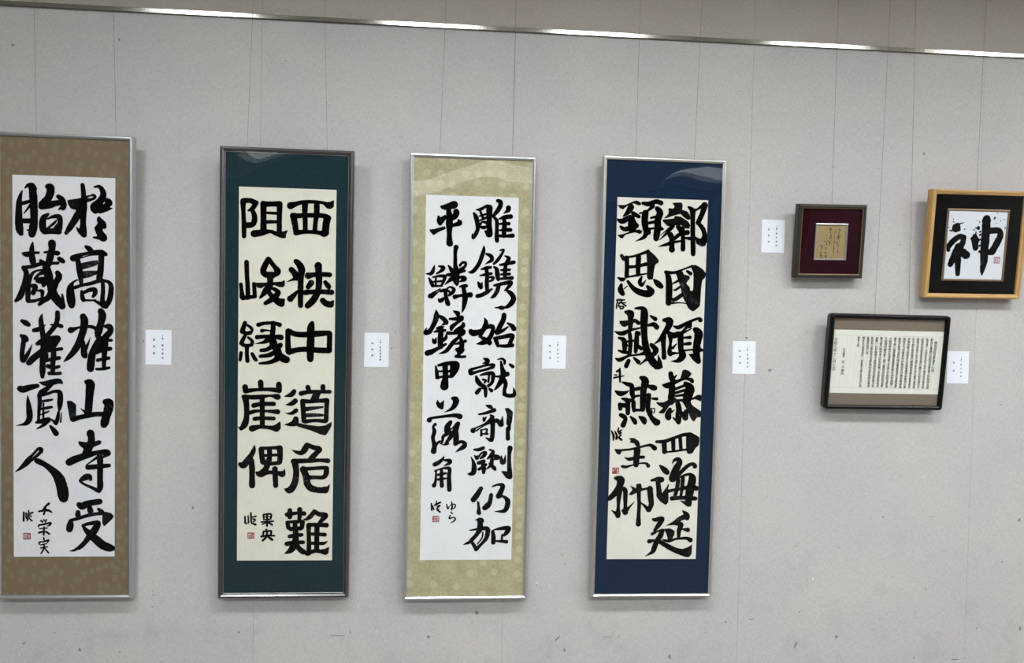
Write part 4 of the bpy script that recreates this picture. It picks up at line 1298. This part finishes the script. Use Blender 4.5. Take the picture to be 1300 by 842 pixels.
SILVER = [(0, -.030), (.0135, -.030), (.0135, -.0035), (.0100, .0012), (.0062, .0022), (.0018, -.0016), (0, -.0021)]
PEWTER = [(0, -.030), (.0155, -.030), (.0155, -.0045), (.0120, .0006), (.0066, .0028), (.0012, -.0018), (0, -.0021)]
WOOD = [(0, -.028), (.0175, -.028), (.0175, .004), (.0150, .0065), (.0095, .0068), (.0088, .0045), (.0030, .0030), (0, .0010)]
OLIVE = [(0, -.028), (.0155, -.028), (.0155, -.004), (.0120, .0042), (.0055, .0052), (.0016, .0020), (0, .0014)]
FILLET = [(0, -.0055), (.0075, -.0055), (.0075, -.0030), (.0050, -.0018), (.0015, -.0022), (0, -.0036)]

def catmull(P, sub):
    if len(P) < 3:
        out = []
        for i in range(len(P) - 1):
            for k in range(sub): t = k / sub; out.append(tuple(a + (b - a) * t for a, b in zip(P[i], P[i + 1])))
        return out + [P[-1]]
    Q = [P[0]] + list(P) + [P[-1]]; out = []
    for i in range(1, len(Q) - 2):
        p0, p1, p2, p3 = Q[i - 1], Q[i], Q[i + 1], Q[i + 2]
        for k in range(sub):
            t = k / sub; t2 = t * t; t3 = t2 * t
            out.append(tuple(.5 * ((2 * b) + (-a + c) * t + (2 * a - 5 * b + 4 * c - d) * t2 + (-a + 3 * b - 3 * c + d) * t3) for a, b, c, d in zip(p0, p1, p2, p3)))
    return out + [P[-1]]

def brush(mesh, pts, z, rng, rough=.05):
    """one brush stroke: width-varying ribbon with rounded ends and a slightly ragged edge"""
    wmax = max(p[2] for p in pts)
    P = catmull(pts, 5 if wmax > .004 else 3)
    nd = 12 if wmax > .008 else 8
    thick = 1.35 if wmax < .008 and rough < .2 else 1.09
    for i, (x, y, wd) in enumerate(P):
        r = max(wd, .0001) / 2 * thick * (1 + rng.uniform(-rough, rough))
        ph = rng.uniform(0, .5)
        mesh.poly([(x + r * math.cos(ph + 2 * math.pi * k / nd), y + r * math.sin(ph + 2 * math.pi * k / nd)) for k in range(nd)], z)
        if i:
            X, Y, Wd = P[i - 1]; R = max(Wd, .0001) / 2 * thick; dx, dy = x - X, y - Y; L = math.hypot(dx, dy)
            if L > 1e-7:
                nx, ny = -dy / L, dx / L
                mesh.poly([(X + nx * R, Y + ny * R), (X - nx * R, Y - ny * R), (x - nx * r, y - ny * r), (x + nx * r, y + ny * r)], z)

def smooth_poly(P):
    n = len(P); out = []
    for i in range(n):
        a, b, c = P[i - 1], P[i], P[(i + 1) % n]
        out.append((b[0] * .72 + a[0] * .28, b[1] * .72 + a[1] * .28)); out.append((b[0] * .92 + (a[0] + c[0]) * .04, b[1] * .92 + (a[1] + c[1]) * .04)); out.append((b[0] * .72 + c[0] * .28, b[1] * .72 + c[1] * .28))
    return out

def fill(mesh, P, z):
    from mathutils.geometry import tessellate_polygon
    P = smooth_poly(P); b = len(mesh.v); mesh.v += [(x, y, z) for x, y in P]
    for tri in tessellate_polygon([[Vector((x, y, 0)) for x, y in P]]): mesh.f.append(tuple(b + i for i in tri))

# parse the traced writing: frame letter -> list of characters -> strokes (units 0.1 mm on the sheet)
WRITING = {}
for line in STROKES.strip().splitlines():
    k = line.split()
    if k[0] == '@': cur = (k[2], []); WRITING.setdefault(k[1], []).append(cur)
    else: cur[1].append((k[0], [int(v) * 1e-4 for v in k[1:]]))

def seal(parent, x0, y0, x1, y1, z, mat, seed, label='small red square seal'):
    """carved seal print: border and bent strokes"""
    r = random.Random(seed); m = Mesh(); w_, h_ = x1 - x0, y1 - y0; b = w_ * .085
    m.poly([(x0, y0), (x1, y0), (x1, y0 + b), (x0, y0 + b)], z).poly([(x0, y1 - b), (x1, y1 - b), (x1, y1), (x0, y1)], z)
    m.poly([(x0, y0), (x0 + b, y0), (x0 + b, y1), (x0, y1)], z).poly([(x1 - b, y0), (x1, y0), (x1, y1), (x1 - b, y1)], z)
    n = 7
    for i in range(n):
        for j in range(n):
            if (j % 2 == 0 and r.random() < .8) or (i % 3 == 1 and r.random() < .85) or r.random() < (.6 if mat == 'seal_dark' else .35):
                a, c = x0 + b + (w_ - 2 * b) * i / n, y0 + b + (h_ - 2 * b) * j / n
                m.poly([(a, c), (a + (w_ - 2 * b) / n * 1.02, c), (a + (w_ - 2 * b) / n * 1.02, c + (h_ - 2 * b) / n * .82), (a, c + (h_ - 2 * b) / n * .82)], z)
    return m.build('seal', mat, parent, label=label)

def writing(key, parent, z, ink='ink', rough=.05):
    for i, (ch, st) in enumerate(WRITING.get(key, [])):
        rng = random.Random(key + ch + str(i))
        if ch == 'seal':
            a = st[0][1]; seal(parent, a[0], a[1], a[2], a[3], z, 'seal_pale' if key == 'E' else 'seal_dark' if key == 'D' else 'seal', i + ord(key)); continue
        m = Mesh(); wm = 0
        for kind, v in st:
            if kind == 's':
                P = [tuple(v[j:j + 3]) for j in range(0, len(v), 3)]; wm = max(wm, max(p[2] for p in P)); brush(m, P, z, rng, rough)
            else: fill(m, [tuple(v[j:j + 2]) for j in range(0, len(v), 2)], z); wm = .02
        m.build('brush_character' if wm > .009 else 'signature_character', ink, parent)

def bumpers(root, w_, h_):
    """two felt pads on the back that touch the wall at the lower corners"""
    for x in (.03, w_ - .03):
        p = root.matrix_world @ Vector((x, .01, -.027)); L = abs(p.y) / math.cos(0.0)
        Mesh().box(x - .009, .004, -.027 - L * .97, x + .009, .020, -.027).build('felt_pad', 'board', root)

def picture(key, name, label, cat, group, prof, mats, mat, pap, outer, fillet=None, ink='ink'):
    F = FRAMES[key]; root = empty(name, label, cat, group, frame_matrix(F)); w_, h_ = F['w'], F['h']
    rails('frame_rail', 0, 0, w_, h_, prof, mats, root)
    Mesh().box(-.004, -.004, -.019, w_ + .004, h_ + .004, -.0125).build('backing_board', 'board', root)
    Mesh().box(-.003, -.003, -.0124, w_ + .003, h_ + .003, -.0065).build('mount', mat, root)
    bumpers(root, w_, h_)
    a, b, c, d = F['sheet']
    sh = Mesh().box(a, b, -.0064, c, d, -.0055).build('sheet', pap, root)
    writing(key, sh, -.0050, ink, .09 if key == 'E' else .05)
    Mesh().box(-.002, -.002, -.0030 if not fillet else -.0012, w_ + .002, h_ + .002, -.0022 if not fillet else -.0004).build('glass_pane', 'glass', root)
    return root, sh

picture('A', 'framed_scroll', 'tall silver framed calligraphy on brown leaf patterned mount, cut off by the left edge', 'framed calligraphy', 'tall framed calligraphy scrolls', SILVER, ('silver', 'silver'), 'mat_A', 'paper_A', .0135)
rootB, _ = picture('B', 'framed_scroll', 'tall dark pewter framed calligraphy on cream paper with dark teal mount', 'framed calligraphy', 'tall framed calligraphy scrolls', PEWTER, ('pewter', 'pewter'), 'mat_B', 'paper_B', .0155)
FB = FRAMES['B']; sl = [(0, -.0064), (.0014, -.0064), (.0014, -.0036), (.0008, -.0032), (0, -.0038)]
rails('black_rebate', 0, 0, FB['w'], FB['h'], [(-.0042, -.0064), (-.0002, -.0064), (-.0002, -.0032), (-.0040, -.0045)], ('black_rebate', 'black_rebate'), rootB)
rails('slip_moulding', .0038, .0038, FB['w'] - .0038, FB['h'] - .0038, sl, ('fillet_silver', 'fillet_silver'), rootB)
picture('C', 'framed_scroll', 'tall silver framed calligraphy on white paper with gold ring patterned brocade mount', 'framed calligraphy', 'tall framed calligraphy scrolls', SILVER, ('silver', 'silver'), 'mat_C', 'paper_C', .0135)
picture('D', 'framed_scroll', 'tall pale metal framed calligraphy on ivory paper with navy blue mount', 'framed calligraphy', 'tall framed calligraphy scrolls', SILVER, ('champagne', 'champagne'), 'mat_D', 'paper_D', .0135)

# light wood frame with one large splashed character
def fillet_rails(root, F, prof, mat, inset):
    a, b, c, d = F['sheet']
    rails('inner_fillet', a + inset, b + inset, c - inset, d - inset, prof, (mat, mat), root)
rootE, _ = picture('E', 'small_framed_calligraphy', 'light wood frame holding one bold splashed character on white board over black', 'framed calligraphy', 'small framed calligraphy pieces', WOOD, ('wood_u', 'wood_v'), 'mat_E', 'paper_E', .0175, True)
fillet_rails(rootE, FRAMES['E'], FILLET, 'fillet_bronze', .0075)
rootF, _ = picture('F', 'small_framed_calligraphy', 'small dark olive frame with tiny gold sheet of flowing script on maroon mount', 'framed calligraphy', 'small framed calligraphy pieces', OLIVE, ('olive', 'olive'), 'mat_F', 'paper_F', .0155, True, 'brown_ink')
fillet_rails(rootF, FRAMES['F'], FILLET, 'fillet_silver', .0075)
FF = FRAMES['F']; rails('gold_edge', .0012, .0012, FF['w'] - .0012, FF['h'] - .0012, [(0, -.001), (.0024, -.001), (.0024, .0030), (.0008, .0026), (0, .0016)], ('gold_line', 'gold_line'), rootF)

# black lacquer frame with rounded outer corners: the copied sutra
def rounded_ring(x0, y0, x1, y1, steps):
    """steps: list of (outward offset, height, corner radius)"""
    m = Mesh(); rings = []
    for o, h, r in steps:
        ring = []
        for cx, cy, a0 in ((x1, y1, 0), (x0, y1, 90), (x0, y0, 180), (x1, y0, 270)):
            sx = 1 if cx == x1 else -1; sy = 1 if cy == y1 else -1
            px, py = cx + sx * (o - r), cy + sy * (o - r)
            for k in range(7):
                t = math.radians(a0 + 15 * k); ring.append((px + r * math.cos(t), py + r * math.sin(t), h))
        rings.append(ring)
    for ring in rings: m.v += ring
    n = len(rings[0]); k = len(rings)
    for i in range(k):
        for j in range(n): m.f.append((i * n + j, i * n + (j + 1) % n, ((i + 1) % k) * n + (j + 1) % n, ((i + 1) % k) * n + j))
    return m
FG = FRAMES['G']
rootG = empty('small_framed_calligraphy', 'black lacquer frame with rounded corners holding a sheet of many small characters in columns', 'framed calligraphy', 'small framed calligraphy pieces', frame_matrix(FG))
wG, hG = FG['w'], FG['h']
g_ = rounded_ring(0, 0, wG, hG, [(0, -.028, .0005), (.0165, -.028, .0130), (.0172, -.004, .0140), (.0155, .0045, .0120), (.0110, .0066, .007), (.0050, .0055, .002), (.0010, .0020, .0008), (0, 0, .0005)]).build('frame', 'lacquer', rootG)
for p_ in g_.data.polygons: p_.use_smooth = True
Mesh().box(-.004, -.004, -.019, wG + .004, hG + .004, -.0125).build('backing_board', 'board', rootG)
Mesh().box(-.003, -.003, -.0124, wG + .003, hG + .003, -.0065).build('mount', 'mat_G', rootG)
bumpers(rootG, wG, hG)
a, b, c, d = FG['sheet']; a = max(a, -.002); c = min(c, wG + .002)
shG = Mesh().box(a, b, -.0064, c, d, -.0058).build('sheet', 'paper_G', rootG)
Mesh().box(-.002, -.002, -.0026, wG + .002, hG + .002, -.0018).build('glass_pane', 'glass', rootG)

# glyph outlines for the small copied text (Blender's own built-in font)
_fc = bpy.data.curves.new('glyph_source', 'FONT'); _fo = bpy.data.objects.new('glyph_source', _fc); COL.objects.link(_fo); _fc.resolution_u = 1; _fc.offset = .004
GLYPH = {}
def glyph(ch):
    if ch not in GLYPH:
        _fc.body = ch; dg = bpy.context.evaluated_depsgraph_get(); dg.update(); ev = _fo.evaluated_get(dg); me = ev.to_mesh()
        vs_ = [(v.co.x, v.co.y) for v in me.vertices]; fs = [tuple(p.vertices) for p in me.polygons if all(-.2 < me.vertices[i].co.x < 1.2 and -.4 < me.vertices[i].co.y < 1.1 for i in p.vertices)]; ev.to_mesh_clear()
        cx, cy = .5, .38
        GLYPH[ch] = ([(x - cx, y - cy) for x, y in vs_], fs)
    return GLYPH[ch]
rs = random.Random(3)
for text, (u0, v0, u1, v1) in SUTRA:
    m = Mesh(); n = len(text); pitch = math.hypot(u1 - u0, v1 - v0) / n
    size = min(pitch * 1.0, .0142)
    for i, ch in enumerate(text):
        t = (i + .5) / n; cx = u0 + (u1 - u0) * t + rs.uniform(-.0004, .0004); cy = v0 + (v1 - v0) * t
        vv, ff = glyph(ch); b0 = len(m.v); sx = size * 1.08 * rs.uniform(.92, 1.08)
        m.v += [(cx + x * sx, cy + y * size * 1.05, -.0052) for x, y in vv]; m.f += [tuple(b0 + k for k in f) for f in ff]
    m.build('text_column', 'sutra_ink', shG, 'stuff')
bpy.data.objects.remove(_fo)
m = Mesh()
for u0, v0, u1, v1 in RULES: m.quad((u0, v0 - .0004, -.0055), (u1, v1 - .0004, -.0055), (u1, v1 + .0004, -.0055), (u0, v0 + .0004, -.0055))
(tu0, tv0, tu1, tv1), (bu0, bv0, bu1, bv1) = RULES
for i in range(1, 25):
    t = i / 25; x0_, y0_ = tu0 + (tu1 - tu0) * t, tv0 + (tv1 - tv0) * t; x1_, y1_ = bu0 + (bu1 - bu0) * t, bv0 + (bv1 - bv0) * t
    m.quad((x0_ - .0002, y0_, -.0055), (x1_ - .0002, y1_, -.0055), (x1_ + .0002, y1_, -.0055), (x0_ + .0002, y0_, -.0055))
m.build('ruled_lines', 'rule', shG, 'stuff')

# ---------------------------------------------------------------- caption cards
CARD_LABELS = ['white caption card between the brown mounted scroll and the teal mounted scroll',
               'white caption card between the teal mounted scroll and the gold ring mounted scroll',
               'white caption card between the gold ring mounted scroll and the navy mounted scroll',
               'white caption card just right of the navy mounted scroll',
               'white caption card left of the small maroon mounted frame',
               'white caption card tucked beside the right edge of the black lacquer frame']
cw, chh = CARD_SIZE
for (x, z, ro, marks), lab in zip(CARDS, CARD_LABELS):
    o = empty('caption_card', lab, 'card', 'caption cards on the wall', Matrix.Translation((x, -.0006, z)) @ Matrix.Rotation(-ro, 4, 'Y'))
    cd = Mesh().box(0, -.0005, 0, cw, .0004, chh).build('card_sheet', 'card', o)
    r = random.Random(int(x * 1000)); m = Mesh()
    for mx, mz, mw, mh in marks:                       # tiny printed characters: a few crossing strokes each
        n = 3 if mw > .004 else 1
        def bar(ax, az, bx, bz, t):
            L = math.hypot(bx - ax, bz - az) or 1; nx, nz = -(bz - az) / L * t / 2, (bx - ax) / L * t / 2
            m.quad((ax + nx, -.0007, az + nz), (bx + nx, -.0007, bz + nz), (bx - nx, -.0007, bz - nz), (ax - nx, -.0007, az - nz))
        hw, hh = mw * .52, mh * .52
        bar(mx, mz - hh, mx, mz + hh, mw * .2 if n > 1 else mw * .7)
        if n > 1:
            for q in (-.8, 0, .75): bar(mx - hw * r.uniform(.6, 1), mz + hh * q, mx + hw * r.uniform(.6, 1), mz + hh * q, mh * .17)
            bar(mx - hw * .7, mz - hh, mx - hw * .5, mz + hh * .8, mw * .16); bar(mx + hw * .7, mz - hh, mx + hw * .5, mz + hh * .8, mw * .16)
    m.build('printed_text', 'print', o, 'stuff')

# ---------------------------------------------------------------- hanging wires
WHERE = {'A': 'the brown mounted scroll', 'B': 'the teal mounted scroll', 'C': 'the gold ring mounted scroll', 'D': 'the navy mounted scroll', 'E': 'the light wood frame', 'F': 'the small maroon mounted frame', 'G': 'the black lacquer frame'}
seen = {}
for key, top, bot in WIRES:
    seen[key] = seen.get(key, 0) + 1
    side = '' if key in 'EF' else ('left ' if seen[key] == 1 else 'right ')
    o = Mesh().tube(top, bot, .0006).build('hanging_wire', 'wire')
    o['label'] = 'thin %swire hanging above ' % side + WHERE[key]
    o['category'] = 'wire'; o['group'] = 'picture hanging wires'
